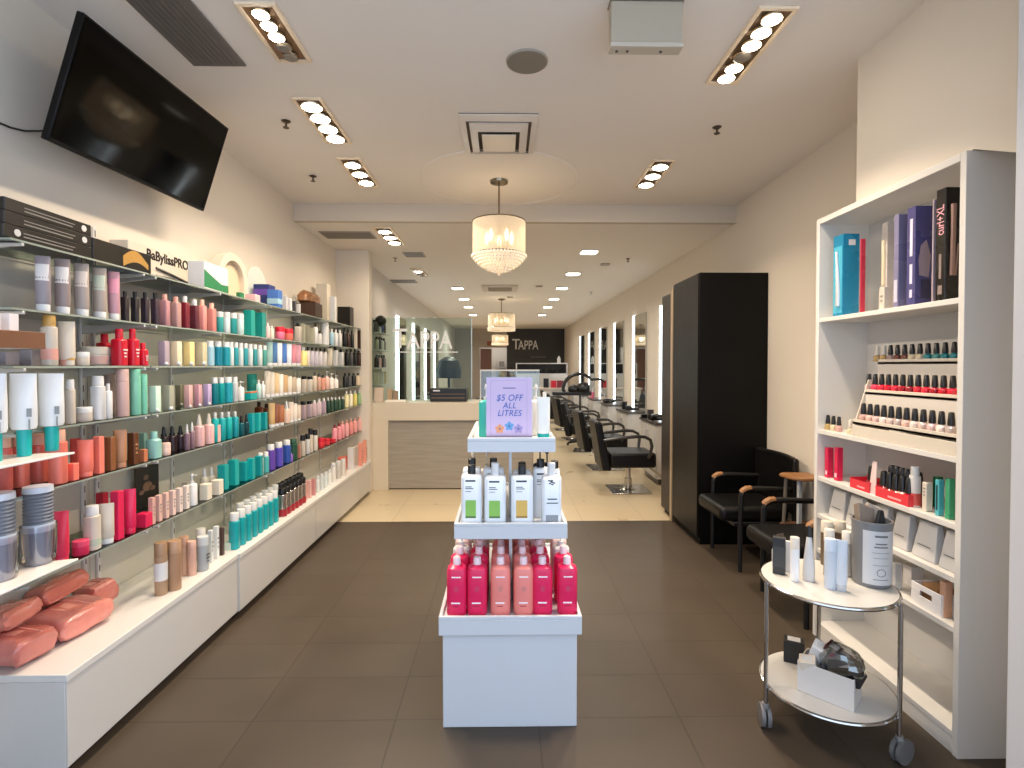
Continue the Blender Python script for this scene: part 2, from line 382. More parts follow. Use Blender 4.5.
for (px, py, wpx, yt, yb, lab) in ((501.5, 300, 27, 314, 327.5, 'white drum chandelier with beaded fringe hanging beyond the counter'), (500, 313, 16.5, 335, 343, 'far small drum chandelier hanging nearest the dark back wall')):
    Y = 10.3 if wpx > 20 else 16.6
    X = aty(px, py, Y).x
    drum_chandelier(X, Y, ZR, aty(px, yt, Y).z, aty(px, yb, Y).z, wpx/2*Y/F, lab, [(1., -.012), (.98, -.036), (.99, -.06), (.7, -.02), (.4, -.02)], 3, 4)
    if wpx > 20: pass
# plaster ring round the first chandelier
struct(MB().tube([(x+.62*math.cos(2*PI*i/64), y+.62*math.sin(2*PI*i/64), ZC+.005) for i in range(64)], .011, 8, True).build('ceiling_ring', ceilp))

# ceiling fittings ------------------------------------------------------
p = [atz(152, 0, ZC), atz(205, 0, ZC), atz(246, 64, ZC), atz(196, 64, ZC)]
x0, x1 = atz(194, 64, ZC).x, atz(246, 64, ZC).x; y1 = atz(220, 64, ZC).y
g = thing('air_grille', 'large dark grey linear grille in the ceiling beside the television', 'vent', (0, 0, 0))
MB().box(x0, x1, y1-1.1, y1, ZC-.012, ZC-.001).build('grille_frame', mat('#69635e', .6), g, bevel=.002)
sl = MB()
for i in range(9): sl.box(x0+.02+i*(x1-x0-.04)/9, x0+.02+i*(x1-x0-.04)/9+.012, y1-1.08, y1-.02, ZC-.016, ZC-.012)
sl.build('slats', mat('#6c6661', .6), g)
for (a, b, c, d, lab) in ((318, 377, 231, 238, 'grey slot vent behind the bulkhead, near the left wall'), (402, 426, 252, 256.5, 'small grey slot vent between the two smallest spot bars'), (381, 418, 279.5, 282.5, 'thin grey slot vent above the glass screen and pillar')):
    q0, q1 = atz(a, c, ZR), atz(b, d, ZR)
    if q1.y > q0.y: q0, q1 = q0, q1
    ya, yb = sorted((q0.y, q1.y)); xa, xb = sorted((q0.x, q1.x))
    g = thing('slot_vent', lab, 'vent', ((xa+xb)/2, (ya+yb)/2, ZR), 0, 'grey ceiling slots'); hx, hy = (xb-xa)/2, (yb-ya)/2
    MB().box(-hx, hx, -hy, hy, -.01, -.001).build('vent_frame', mat('#a79d92', .5), g, bevel=.002)
    MB().box(-hx+.015, hx-.015, -hy+.015, hy-.015, -.013, -.01).build('louvre', mat('#77706a', .6), g)
# square air diffuser
a, b = atz(462, 113, ZC), atz(537, 152, ZC)
yn = atz(499, 113, ZC).y; yf = atz(499, 152, ZC).y; xc = atz(499, 132, ZC).x; hw = .235; cy = (yn+yf)/2; hy = (yf-yn)/2
g = thing('air_diffuser', 'square white stepped air diffuser in the ceiling ahead of the chandelier', 'vent', (xc, cy, ZC))
dm = mat('#e6dccf', .35)
def sqring(o, i, z0, z1):
    r = MB(); P = lambda s, z: [(-s*hw, -s*hy, z), (s*hw, -s*hy, z), (s*hw, s*hy, z), (-s*hw, s*hy, z)]
    r.v = P(o, z0)+P(i, z1)+P(o, z0+.006)+P(i, z1+.006)
    for k in range(4):
        j = (k+1) % 4
        r.face([k, j, 4+j, 4+k]); r.face([8+k, 12+k, 12+j, 8+j]); r.face([k, 8+k, 8+j, j]); r.face([4+k, 4+j, 12+j, 12+k])
    return r
MB().box(-hw, hw, -hy, hy, -.004, -.001).build('dark_throat', mat('#75685b', .7), g)
sqring(1.0, .84, -.012, -.03).build('outer_cone', dm, g); sqring(.76, .55, -.03, -.055).build('middle_cone', dm, g)
MB().box(-hw*.45, hw*.45, -hy*.45, hy*.45, -.062, -.056).build('centre_plate', dm, g, bevel=.004)
for sx, sy in ((-.36, -.3), (.36, -.3), (-.36, .3), (.36, .3)): MB().tube([(sx*hw, sy*hy, -.056), (sx*hw, sy*hy, -.004)], .004, 6).build('support', mat('#9a9184', .3, .8), g)
# round ceiling speaker
x, y = cp(527, 61, ZC); r = abs(atz(548, 61, ZC).x-x)
g = thing('ceiling_speaker', 'round grey speaker grille flush in the ceiling', 'speaker', (x, y, ZC))
MB().loft([(-.001, r, r, 2), (-.008, r*.98, r*.98, 2)], 36).build('bezel', mat('#a39a8c', .5), g)
MB().loft([(-.008, r*.94, r*.94, 2), (-.011, r*.9, r*.9, 2)], 36).build('mesh_cover', mat('#8b8273', .7, bump=.6, bscale=300), g)
# boxed air curtain housing hanging near the entrance
q = aty(611, 45, 2.12); q2 = aty(683, 45, 2.12)
g = thing('hanging_box', 'pale square box fitting hung under the ceiling near the entrance', 'housing', (0, 0, 0))
MB().box(q.x, q2.x, 2.12, 2.172, q.z+.012, ZC-.006).build('casing', mat('#b0a48f', .5), g, bevel=.004)
MB().box(q.x-.002, q2.x+.002, 2.116, 2.176, q.z-.006, q.z+.012).build('lip', mat('#c4b9a6', .5), g, bevel=.003)
MB().box(q.x-.004, q2.x+.004, 2.11, 2.18, ZC-.006, ZC-.001).build('top_shade_strip', mat('#8d8274', .5), g)  # darker strip paints the ceiling's shade along the box top
for f in (.1, .25, .72): MB().loft([(q.z-.010, .006, .006, 2), (q.z-.006, .006, .006, 2)], 10, q.x+(q2.x-q.x)*f, 2.15).build('screw', mat('#6d655b', .4, .5), g)
# sprinklers
def sprinkler(px, py, z, lab):
    x, y = cp(px, py, z); g = thing('sprinkler', lab, 'sprinkler', (x, y, z), 0, 'ceiling sprinklers')
    MB().loft([(-.001, .028, .028, 2), (-.008, .02, .02, 2)], 16).build('escutcheon', mat('#5b4d42', .4, .6), g)
    MB().cyl(.006, -.04, -.008, 8).build('stem', mat('#5b4d42', .4, .6), g)
    MB().loft([(-.042, .018, .018, 2), (-.039, .018, .018, 2)], 12).build('deflector', mat('#5b4d42', .4, .6), g)
sprinkler(286, 121, ZC, 'dark sprinkler head beside the four-lamp light bar')
sprinkler(717, 127, ZC, 'dark sprinkler head between the two right-hand light bars')
sprinkler(313, 176, ZC, 'sprinkler head between the three-lamp bar and the wall')
sprinkler(395, 258, ZR, 'small sprinkler between the small slot vent and the wall')
sprinkler(628, 258.5, ZR, 'small sprinkler near the right wall, first behind the bulkhead')
sprinkler(591, 292, ZR, 'tiny sprinkler beside the row of right-hand downlights')
# small rear AC cassette and plates
x, y = cp(500, 287.5, ZR)
g = thing('ceiling_cassette', 'square air cassette in the rear ceiling between the two downlight rows', 'vent', (x, y, ZR))
MB().box(-.3, .3, -.3, .3, -.03, -.001).build('panel', mat('#d8cdbf', .5), g, bevel=.01)
MB().box(-.2, .2, -.2, .2, -.036, -.03).build('intake', mat('#8a7d6f', .6), g, bevel=.004)
for px, py, lab in ((539, 286, 'small brown ceiling plate beside the rear air cassette'), (605, 264, 'round flush ceiling plate beside the right downlights'), (510, 297, 'small round ceiling plate behind the rear air cassette')):
    x, y = cp(px, py, ZR); g = tag(MB().loft([(-.001, .06, .06, 4), (-.012, .055, .055, 4)], 20).build('ceiling_plate', mat('#9d8f80', .5)), lab, 'ceiling plate', 'small ceiling plates'); g.location = (x, y, ZR)
# ---------------------------------------------------------------- product makers
def dash(t, m, W, z0, z1, n, xf, frac=.5):
    """rows of tiny print on the front of a pack"""
    b = MB()
    for i in range(n):
        z = z1-(z1-z0)*(i+.5)/n; h = (z1-z0)/n*.22; w = W*frac*(1 if i == 0 else random.uniform(.5, .9))/2
        b.box(xf-.0005, xf+.0006, -w, w, z-h, z+h)
    return b.build('print', m, t, smooth=0)
CAT = {'cone': ('tapered_bottle', 'bottle'), 'bottle': ('product_bottle', 'bottle'), 'wide': ('product_bottle', 'bottle'), 'square': ('product_bottle', 'bottle'), 'angle': ('angular_bottle', 'bottle'), 'tube': ('product_tube', 'tube'),
       'jar': ('product_jar', 'jar'), 'pump': ('pump_bottle', 'bottle'), 'spray': ('spray_bottle', 'bottle'), 'box': ('product_carton', 'carton'), 'cyl': ('product_canister', 'canister'),
       'dropper': ('dropper_bottle', 'bottle'), 'aero': ('aerosol_can', 'can'), 'flask': ('product_flask', 'bottle')}
def product(kind, loc, W, D, h, col, cap='white', label='', group=None, rotz=0, band=None, prnt=None, name=None, rough=.35, capr=None, cat=None, n=18):
    nm, ct = CAT[kind]
    t = thing(name or nm, label, cat or ct, loc, rotz, group)
    a, b = D/2, W/2
    cmt, pm = cm(cap, .35), (cm(col, rough) if isinstance(col, str) else col)
    e = 2.3; front = a; zb = h
    body = None
    if kind in ('bottle', 'wide', 'pump', 'spray', 'flask', 'dropper'):
        zs = {'bottle': .8, 'wide': .78, 'pump': .7, 'spray': .66, 'flask': .74, 'dropper': .62}[kind]*h
        nk = min(a, b)*{'bottle': .42, 'wide': .8, 'pump': .4, 'spray': .45, 'flask': .5, 'dropper': .5}[kind]
        e = 2.6 if kind != 'flask' else 3.5
        sh = zs-(min(a, b)-nk)*.75
        body = MB().loft([(0, a*.92, b*.92, e), (h*.015, a, b, e), (sh, a, b, e), (sh+(zs-sh)*.5, a*.86, b*.88, e*.95), (sh+(zs-sh)*.85, (a+nk)/2*.92, (b+nk)/2*.92, 2.2), (zs, nk, nk, 2), (zs+h*.02, nk*.95, nk*.95, 2)], n).build('body', pm, t)
        zb = sh
        if kind in ('bottle', 'flask'):
            r = nk*1.12; MB().loft([(zs+h*.005, r, r, 2), (h*.985, r*.97, r*.97, 2), (h, r*.88, r*.88, 2)], 14).build('cap', cmt, t)
        elif kind == 'wide':
            r = nk*1.08; MB().loft([(zs+h*.005, r, r, 2), (h*.98, r*.98, r*.98, 2), (h, r*.9, r*.9, 2)], 16).build('cap', cmt, t)
        elif kind == 'pump':
            c = MB().cyl(nk*1.15, zs, zs+h*.06, 14).cyl(nk*.35, zs+h*.06, h*.9, 8).build('pump_collar', cmt, t)
            MB().loft([(h*.9, nk*.8, nk*.8, 2), (h*.97, nk*.75, nk*.75, 2), (h, nk*.5, nk*.5, 2)], 12).box(0, b*1.15, -nk*.3, nk*.3, h*.925, h*.965).build('pump_head', cmt, t, bevel=.0008)
        elif kind == 'spray':
            MB().loft([(zs, nk*1.2, nk*1.2, 2), (zs+h*.1, nk*1.15, nk*1.15, 2), (h*.93, nk*.75, nk*.75, 2), (h, nk*.5, nk*.5, 2)], 14).build('spray_cap', cmt, t)
        elif kind == 'dropper':
            MB().cyl(nk*1.3, zs, zs+h*.1, 14).loft([(zs+h*.1, nk*.9, nk*.9, 2), (h*.93, nk*.8, nk*.8, 2), (h, nk*.4, nk*.4, 2)], 12).build('dropper_bulb', cmt, t)
    elif kind == 'square':
        e = 7; zs = .8*h
        body = MB().loft([(0, a*.96, b*.96, e), (h*.012, a, b, e), (zs-.012*h, a, b, e), (zs, a*.93, b*.93, e)], 28).build('body', pm, t)
        r = min(a, b)*(capr or .55); MB().loft([(zs, r, r, 3), (h*.985, r, r, 3), (h, r*.92, r*.92, 3)], 16).build('cap', cmt, t); zb = zs
    elif kind == 'angle':
        e = 9
        body = MB().loft([(0, a*.95, b*.95, e), (h*.01, a, b, e), (h*.985, a, b, e), (h, a*.95, b*.95, e)], 28).build('body', pm, t)
        r = min(.013, b*.5); cpm = MB().sphere(r, (a*.98, -b*.62, r*1.1), 12, 8); cpm.build('cap', cmt, t)
    elif kind == 'tube':
        ch = h*.13
        MB().loft([(0, a*.86, b*.86, 2.2), (ch*.9, a*.9, b*.9, 2.2), (ch, a*.86, b*.86, 2.2)], n).build('cap', cmt, t)
        body = MB().loft([(ch, a*.9, b*.9, 2.2), (ch+h*.05, a, b, 2.2), (h*.6, a*.85, b, 2.3), (h*.93, a*.22, b*1.0, 2.6), (h, a*.12, b*1.0, 4)], n).build('body', pm, t); zb = h*.9
    elif kind == 'jar':
        body = MB().loft([(0, a*.92, b*.92, 2), (h*.06, a, b, 2), (h*.6, a, b, 2), (h*.63, a*.94, b*.94, 2)], 24).build('body', pm, t)
        MB().loft([(h*.62, a*1.02, b*1.02, 2), (h*.96, a*1.02, b*1.02, 2), (h, a*.96, b*.96, 2)], 24).build('lid', cmt, t); zb = h*.6
    elif kind == 'cone':
        zs = h*.8
        body = MB().loft([(0, a*.9, b*.95, 2.2), (h*.02, a, b, 2.2), (h*.3, a*.92, b*.92, 2.2), (zs, a*.4, b*.42, 2)], n).build('body', pm, t)
        MB().loft([(zs, a*.42, b*.44, 2), (h*.97, a*.34, b*.36, 2), (h, a*.25, b*.25, 2)], 14).build('cap', cmt, t)
    elif kind == 'box':
        body = MB().box(-a, a, -b, b, 0, h).build('carton', pm, t, bevel=min(.0015, a*.1), segs=1, smooth=0); zb = h; e = None
    elif kind == 'cyl':
        zs = h*.74
        body = MB().loft([(0, a*.95, b*.95, 2), (h*.012, a, b, 2), (zs, a, b, 2)], 20).build('body', pm, t)
        MB().loft([(zs+.001, a*1.0, b*1.0, 2), (h*.985, a, b, 2), (h, a*.93, b*.93, 2)], 20).build('cap', cmt, t); zb = zs
    elif kind == 'aero':
        zs = h*.78
        body = MB().loft([(0, a*.95, b*.95, 2), (h*.012, a, b, 2), (zs-.02*h, a, b, 2), (zs, a*.85, b*.85, 2)], 20).build('body', pm, t)
        MB().loft([(zs, a*.94, b*.94, 2), (h*.97, a*.92, b*.92, 2), (h, a*.8, b*.8, 2)], 20).build('cap', cmt, t); zb = zs
    if band:
        f0, f1, bc = band
        if kind == 'box': MB().box(-a-.0006, a+.0006, -b-.0006, b+.0006, zb*f0, zb*f1).build('label', cm(bc, .4), t, smooth=0)
        else:
            s = 1.012; ee = e if e else 2
            if kind == 'tube':
                pm_ = MB(); nn = 8
                for zz in (f0, f1):
                    aa2 = a*(.86 if zz < .6 else .86-(zz-.6)*1.6)
                    for i in range(nn+1):
                        tt = -R(62)+R(124)*i/nn; c_, q_ = math.cos(tt), math.sin(tt)
                        pm_.v.append((aa2*1.03*abs(c_)**(2/2.3)+.0006, b*.98*math.copysign(abs(q_)**(2/2.3), q_), h*zz))
                for i in range(nn): pm_.face([i, i+1, nn+2+i, nn+1+i])
                pm_.build('label', cm(bc, .4), t)
                return t
            aa = a if kind != 'tube' else a*.93
            MB().loft([(h*f0, aa*s+.0003, b*s+.0003, ee), (h*f1, (aa if kind != 'tube' else a*.86)*s+.0003, b*s+.0003, ee)], n if kind not in ('square', 'angle') else 28).build('label', cm(bc, .4), t)
    if prnt:
        xf = front*(1.02 if kind != 'tube' else .93)
        dash(t, cm(prnt, .5), W, zb*.3, zb*.7, 3, xf+.0006)
    return t

def noun(kind): return CAT[kind][1]
# ---------------------------------------------------------------- left wall: glass shelves
XF = -1.62
SHELF = {'A': 1.890, 'B': 1.661, 'C': 1.467, 'D': 1.247, 'E': 1.030, 'F': .728, 'P': .382}
SNAME = {'A': 'the top glass shelf', 'B': 'the second glass shelf', 'C': 'the eye-level glass shelf', 'D': 'the fourth glass shelf', 'E': 'the fifth glass shelf', 'F': 'the lowest glass shelf', 'P': 'the white plinth'}
BAYS = [(1.74, 2.405), (2.415, 3.60), (3.61, 4.795), (4.805, 5.95)]
gl = clear('#f2f5f1', .03); edge = mat('#949c90', .12, spec=.8)
met = mat('#cfcfcd', .3, .6)
BN = ['bay closest to the entrance', 'second bay from the entrance', 'third bay from the entrance', 'bay beside the pillar']
BR = [[1.78, 2.37], [2.45, 3.0, 3.56], [3.65, 4.2, 4.76], [4.84, 5.4, 5.9]]
for k in 'ABCDEF':
    z = SHELF[k]
    for i, (y0, y1) in enumerate(BAYS):
        t = thing('glass_shelf', f'{SNAME[k][4:]} pane in the {BN[i]} of the product wall', 'glass shelf', (WX0+.02, (y0+y1)/2, z), 0, 'glass shelves on the product wall')
        hl = (y1-y0)/2; dx = XF-(WX0+.02); yc = (y0+y1)/2
        g = MB(); g.box(0, dx, -hl, hl, -.0075, -.0005)
        g.mi = [0, 0, 1, 1, 1, 1]
        g.build('glass_pane', [gl, edge], t, smooth=0)
        for yb in BR[i]:
            MB().prism([(0, -.05), (.02, -.05), (dx-.04, -.022), (dx+.004, -.02), (dx+.004, .001-.0105), (0, .001-.0105)], yb-yc-.005, yb-yc+.005, 'y').build('bracket', met, t, bevel=.0015)
for i, bs in enumerate(BR):
    for j, yb in enumerate(bs):
        t = thing('wall_standard', f'slotted white wall upright, {ORD[j+1]} in the {BN[i]}', 'shelf upright', (WX0+.0135, yb, .39), 0, 'slotted uprights')
        MB().box(0, .012, -.01, .01, 0, 1.72).build('channel', mat('#d8d5cf', .35, .2), t, bevel=.002)
        s = MB()
        for q in range(26): s.box(.0121, .0127, -.003, .003, .05+q*.065, .08+q*.065)
        s.build('slots', mat('#6b665f', .6), t, smooth=0)

LEDGER = []
def pitem(kind, S, x0, x1, yt, col, cap='white', desc='', ordi=None, X=None, Z=None, wr=1.0, dr=1.0, shelf=None, group=None, **k):
    """place one pack so that it covers pixel columns x0..x1 on shelf S with its top at row yt"""
    Z = (SHELF[S] if Z is None else Z)+.0008
    Xc = (X if X is not None else XF-.05)
    for _ in range(3):
        p = atx((x0+x1)/2, 384, Xc)
        pz = H-(H-Z)  # shelf height
        # row of the shelf under the pack
        d = p.y
        A = F/d*dr+F*abs(Xc)/d**2*wr if wr != 1 or dr != 1 else F/d*(1+abs(Xc)/d)
        s = (x1-x0)/A
        if kind not in ('box', 'angle', 'square'): s = (x1-x0)*d/F/math.sqrt(1+(Xc/d)**2)
        W, D = s*wr, s*dr
        if X is None: Xc = XF-.012-D/2
    h = atx((x0+x1)/2, yt, Xc).z-Z
    lab = f'{desc} on {shelf or SNAME[S]}' if not ordi else f'{desc}, {ordi} on {shelf or SNAME[S]}'
    return product(kind, (Xc, p.y, Z), W, D, max(h, .02), col, cap, lab, group, R(-62) if kind == 'tube' else 0, **k)
def row(kind, S, x0, x1, n, yt0, yt1, cols, desc, cap='white', caps=None, gap=-.1, xs=None, **k):
    """n packs in a row running away from the entrance"""
    w = (x1-x0)/n
    for i in range(n):
        if xs: a, b = xs[i]
        else: a, b = x0+i*w+w*gap/2, x0+(i+1)*w-w*gap/2
        f = i/(n-1) if n > 1 else 0
        c = cols[i % len(cols)] if isinstance(cols, (list, tuple)) else cols
        cpn = caps[i % len(caps)] if caps else cap
        dd = desc[i] if isinstance(desc, (list, tuple)) else desc
        oi = None
        if n > 1 and not isinstance(desc, (list, tuple)): oi = f'{ORD[i+1]} of {NUM[n]} from the entrance'
        pitem(kind, S, a, b, yt0+(yt1-yt0)*f, c, cpn, dd, oi, group=(f'{desc} row' if oi else None), **k)

# --- top shelf: styling tool boxes
def longbox(px0, px1, z0, h, d, col, desc, X=None):
    Xc = X if X is not None else XF-.01-d/2
    ya, yb = atx(px0, 250, Xc+d/2).y, atx(px1, 250, Xc+d/2).y
    t = thing('appliance_carton', desc, 'carton', (Xc, (ya+yb)/2, z0))
    MB().box(-d/2, d/2, -(yb-ya)/2, (yb-ya)/2, 0, h).build('carton', cm(col, .3) if isinstance(col, str) else col, t, bevel=.002, segs=1, smooth=0)
    return t, (yb-ya), d/2
ZA = SHELF['A']+.0008
for i, (a, b, wdt) in enumerate([(3, 92, .20), (4, 92, .195), (5, 91.5, .19)]):
    t, L, xf = longbox(a, b, ZA+i*.0445, .0435, wdt, 'black', ['bottom', 'middle', 'topmost'][i]+' slim black iron box in the stack on the top glass shelf', X=XF-.11)
    MB().box(xf, xf+.0008, -L*.3, L*.25, .012, .016).box(xf, xf+.0008, -L*.3, L*.28, .024, .027).build('iron_picture', mat('#8a8580', .3), t, smooth=0)
    MB().loft([(xf, .012, .012, 2), (xf+.001, .012, .012, 2)], 16).xf(Matrix.Translation((0, (-L*.36, L*.4, L*.4)[i], .022)) @ Matrix(((0, 0, 1), (0, 1, 0), (-1, 0, 0))).to_4x4()).build('seal', cm('lgrey'), t)
t, L, xf = longbox(93, 151, ZA, .088, .17, 'black', 'black carton with gold wave print beside the slim black stack', X=XF-.1)
gw = MB(); n = 14; pts = []
for i in range(n+1):
    q = i/n; pts.append((-L*.02+L*.46*q, .006+.03*math.sin(q*PI*.9)))
up = [(-L*.02+L*.46*(i/n), .05+.035*math.sin((i/n)*PI*1.1)) for i in range(n+1)]
gw.prism(pts+up[::-1], xf, xf+.0008, 'x'); gw.build('gold_wave', mat('#c79a52', .35, .5), t, smooth=0)
t, L, xf = longbox(128, 206, ZA, .185, .09, 'cream', 'long white curling iron carton leaning behind the gold wave box', X=XF-.235)
MF = basis((0, 1, 0), (0, 0, 1))
text('lettering', 'BaBylissPRO', .07, cm('black'), t, (xf+.001, -L*.04, .145), MF, .0008, sx=.74*L/.5, bold=.022)
MB().tube([(xf+.003, -L*.2, .085), (xf+.003, 0, .07), (xf+.003, L*.42, .03)], .007, 8).tube([(xf+.003, -L*.2, .045), (xf+.003, 0, .05), (xf+.003, L*.42, .022)], .006, 8).build('iron_picture', mat('#5d5a58', .3, .4), t)
# white carton with green wave
t, L, xf = longbox(204, 228, ZA, .15, .09, 'white', 'white carton with a green wave beside the arch display', X=XF-.06)
gw = MB().prism([(-L/2, .01), (L/2, .005), (L/2, .05), (L*.2, .045), (-L*.1, .07), (-L/2, .105)], xf, xf+.0008, 'x'); gw.build('green_wave', cm('green'), t, smooth=0)
# arch displays
def arch(px0, px1, top, z0, thick, col, inner, desc, X):
    ya, yb = atx(px0, 280, X).y, atx(px1, 280, X).y; w = (yb-ya)/2; h = atx((px0+px1)/2, top, X).z-z0
    t = thing('arch_display', desc, 'display stand', (X, (ya+yb)/2, z0))
    out = [(-w, 0)]+[(-w*math.cos(PI*i/20), h-w+w*math.sin(PI*i/20)) for i in range(21)]+[(w, 0)]
    wi = w*.72; inn = [(-wi, .012)]+[(-wi*math.cos(PI*i/20), h-w+wi*math.sin(PI*i/20)) for i in range(21)]+[(wi, .012)]
    r = MB(); m_ = len(out)
    for xx in (-thick/2, thick/2): r.v += [(xx, a, b) for a, b in out]+[(xx, a, b) for a, b in inn]
    for k in range(m_):
        j = (k+1) % m_; o2 = 2*m_
        r.face([k, j, m_+j, m_+k]); r.face([o2+k, o2+m_+k, o2+m_+j, o2+j]); r.face([k, o2+k, o2+j, j]); r.face([m_+k, m_+j, o2+m_+j, o2+m_+k])
    r.build('arch_frame', cm(col, .4), t, bevel=.002)
    if inner: MB().prism(inn, -thick*.2, thick*.1, 'x').build('back_plate', inner, t)
    return t
arch(213.5, 243, 253, ZA, .07, 'cream', cm('beige', .5), 'cream arched display frame standing on the top glass shelf', XF-.19)
t = tag(MB().prism([(-.16, 0)]+[(-.16*math.cos(PI*i/20), .16+.16*math.sin(PI*i/20)) for i in range(21)]+[(.16, 0)], -.004, .004, 'x').build('frosted_arch', milky('#e8f0ea', .55)), 'translucent pale arch panel behind the cream arch display', 'display panel')
t.location = (XF-.24, atx(253, 280, XF-.24).y+.06, ZA)
pitem('box', 'A', 237, 245, 293, 'green', desc='tiny green carton beside the foot of the arch display', dr=.5, shelf='the top shelf')
pitem('box', 'A', 246, 261, 295, 'pink', desc='low pale pink tray carton left of the purple box', shelf='the top shelf')
pitem('box', 'A', 254.5, 276, 285.5, 'navy', desc='purple dryer carton, biggest of the blue cartons', X=XF-.16, band=(.55, .8, 'purple'), shelf='the top shelf')
pitem('box', 'A', 268, 283, 290.5, 'blue', desc='bright blue carton in front of the purple dryer carton', band=(.2, .5, 'lblue'), shelf='the top shelf')
row('box', 'A', 284, 301, 4, 296, 304, ['lgrey', 'white', 'dgrey', 'lgrey'], ['small grey carton beside the blue carton', 'small white carton third past the blue one', 'small charcoal carton among pale ones', 'small pale carton next to the dark flat box'])
tk = tag(MB().loft([(0, .05, .13, 3), (.02, .07, .16, 3), (.07, .075, .16, 3), (.1, .05, .14, 3), (.115, .01, .13, 4)], 20).build('gift_pouch', mat('#a87a58', .25, .6, bump=.5, bscale=30)), 'crinkled bronze gift pouch on the top glass shelf near the pillar', 'pouch'); tk.location = (XF-.16, atx(309, 290, XF-.16).y, ZA+.06)
pitem('box', 'A', 296, 323, 304, 'dbrown', desc='dark flat carton under the bronze gift pouch', X=XF-.14, shelf='the top shelf')
tk.location.z = ZA+atx(309, 304, XF-.14).z-ZA+.002
pitem('box', 'A', 317, 331, 284.5, 'cream', desc='tall cream carton beside the bronze pouch', X=XF-.2, shelf='the top shelf')
pitem('box', 'A', 330, 337, 297, 'white', desc='white carton between the cream carton and the black one', X=XF-.07, shelf='the top shelf')
pitem('box', 'A', 338, 354, 307.5, 'black', desc='flat black carton closest to the pillar', X=XF-.14, shelf='the top shelf')

# --- second shelf
row('tube', 'B', 0, 0, 5, 0, 0, ['#8f8487', '#93827d', '#a8998f', '#a9998c', '#b58f95'], 'taupe tube on white cap', xs=[(36.5, 52.5), (56, 72), (75.5, 90.5), (94, 108), (109, 121)], gap=0, dr=.8) if False else None
for i, (a, b, yt, c) in enumerate([(36.5, 52.5, 256.5, '#8f8487'), (56, 72, 259.5, '#93827d'), (75.5, 90.5, 264, '#a8998f'), (94, 108, 268.5, '#a9998c'), (109, 121, 272, '#c08f98')]):
    pitem('tube', 'B', a, b, yt, c, 'white', 'white-capped taupe tube', f'{ORD[i+1]} of five from the entrance', band=(.55, .85, ['#d9d2cd', '#e5ddd6', '#d8c9bd', '#b9c0ad', '#dd93a6'][i]), group='taupe tubes on white caps')
row('square', 'B', 121, 161, 4, 291.5, 293, ['#241c1f', '#241c1f', '#2c1e28', '#3a2733'], 'black square bottle', cap='black', gap=.06)
row('square', 'B', 160, 182, 2, 294.5, 297, ['#b07d80', '#c2958d'], 'dusty pink square bottle', cap='rose')
row('square', 'B', 181, 200, 2, 296.5, 300, ['#741727', '#5c1f2b'], 'dark red square bottle', cap='white')
row('square', 'B', 198, 217, 2, 300, 303.5, ['#df8f86', '#e28d82'], 'coral pink square bottle', cap='peach')
row('cyl', 'B', 217, 244, 4, 312, 314, ['#3fa6a0', '#e8efeb', '#2d9b97', '#d9ece6'], 'small white-capped teal canister', cap='white')
row('box', 'B', 244.5, 266, 2, 310.5, 313, ['#1d9b8d', '#15897f'], 'tall jade green carton')
row('bottle', 'B', 266, 274, 2, 323, 326, ['pink', 'ivory'], 'tiny blush bottle', cap='white')
row('jar', 'B', 276, 293, 2, 327, 329, ['dpink', 'coral'], 'hot pink round jar', cap='red')
row('square', 'B', 295, 302, 1, 323, 323, ['ivory'], 'cream bottle with black top beside the pink jars', cap='black')
row('box', 'B', 301, 315, 3, 324, 328, ['olive', '#8f8b78', 'olive'], 'olive grey carton')
row('bottle', 'B', 314, 322, 2, 323, 331, ['white', 'lgrey'], 'white bottle with black cap', cap='black')
row('aero', 'B', 321.5, 329, 1, 323, 323, ['white'], 'tall white spray can in the third bay')
row('bottle', 'B', 330, 342, 3, 329, 330, ['lblue', 'white', 'lgrey'], 'pale blue slim bottle', cap='white')
row('bottle', 'B', 343, 354, 3, 328, 331, ['black', 'dbrown', 'black'], 'black slim bottle', cap='black')
row('box', 'B', 354, 361, 2, 328, 329, ['ivory', 'dbrown'], ['narrow ivory carton beside the pillar', 'narrow dark brown carton touching the pillar'])
# --- eye-level shelf
pitem('wide', 'C', 42, 58, 315.5, 'ivory', 'gold', 'ivory bottle with gold cap beside the copper-lipped shelf', band=(.12, .34, 'rose'))
pitem('tube', 'C', 58.5, 76, 321.5, 'cream', 'rose', 'cream squeeze tube with rose band', band=(.16, .36, 'rose'))
pitem('jar', 'C', 80, 112, 347, 'ivory', 'cream', 'widest cream jar with a rose band', X=XF-.12, band=(.1, .5, '#cfa79c'))
pitem('jar', 'C', 63, 75, 357, 'cream', 'gold', 'tiny gold jar in front of the cream tube')
pitem('jar', 'C', 75.5, 90, 352, 'cream', 'white', 'small white jar in front of the widest jar')
pitem('flask', 'C', 98, 112, 334, 'red', 'red', 'red flask behind the other red bottles', X=XF-.2)
for i, (a, b, yt) in enumerate([(112.5, 127, 329), (127, 139, 329), (138.5, 148, 343)]):
    pitem('flask', 'C', a, b, yt, 'red', 'red', ['tall red flask with white lettering nearest the jars', 'tall red flask in the middle of the red group', 'short red flask at the far end of the reds'][i], prnt='white')
row('angle', 'C', 158, 208, 4, 341, 342.5, ['#a5939c', '#e3cfae', '#e6ce8c', '#c3b795'], ['lavender angular block bottle', 'cream angular block bottle', 'yellow angular block bottle', 'khaki angular block bottle'], gap=.04)
row('wide', 'C', 206, 230, 3, 341, 342, ['lblue', '#0e7d92', '#1b93a0'], 'blue shampoo bottle', cap='white')
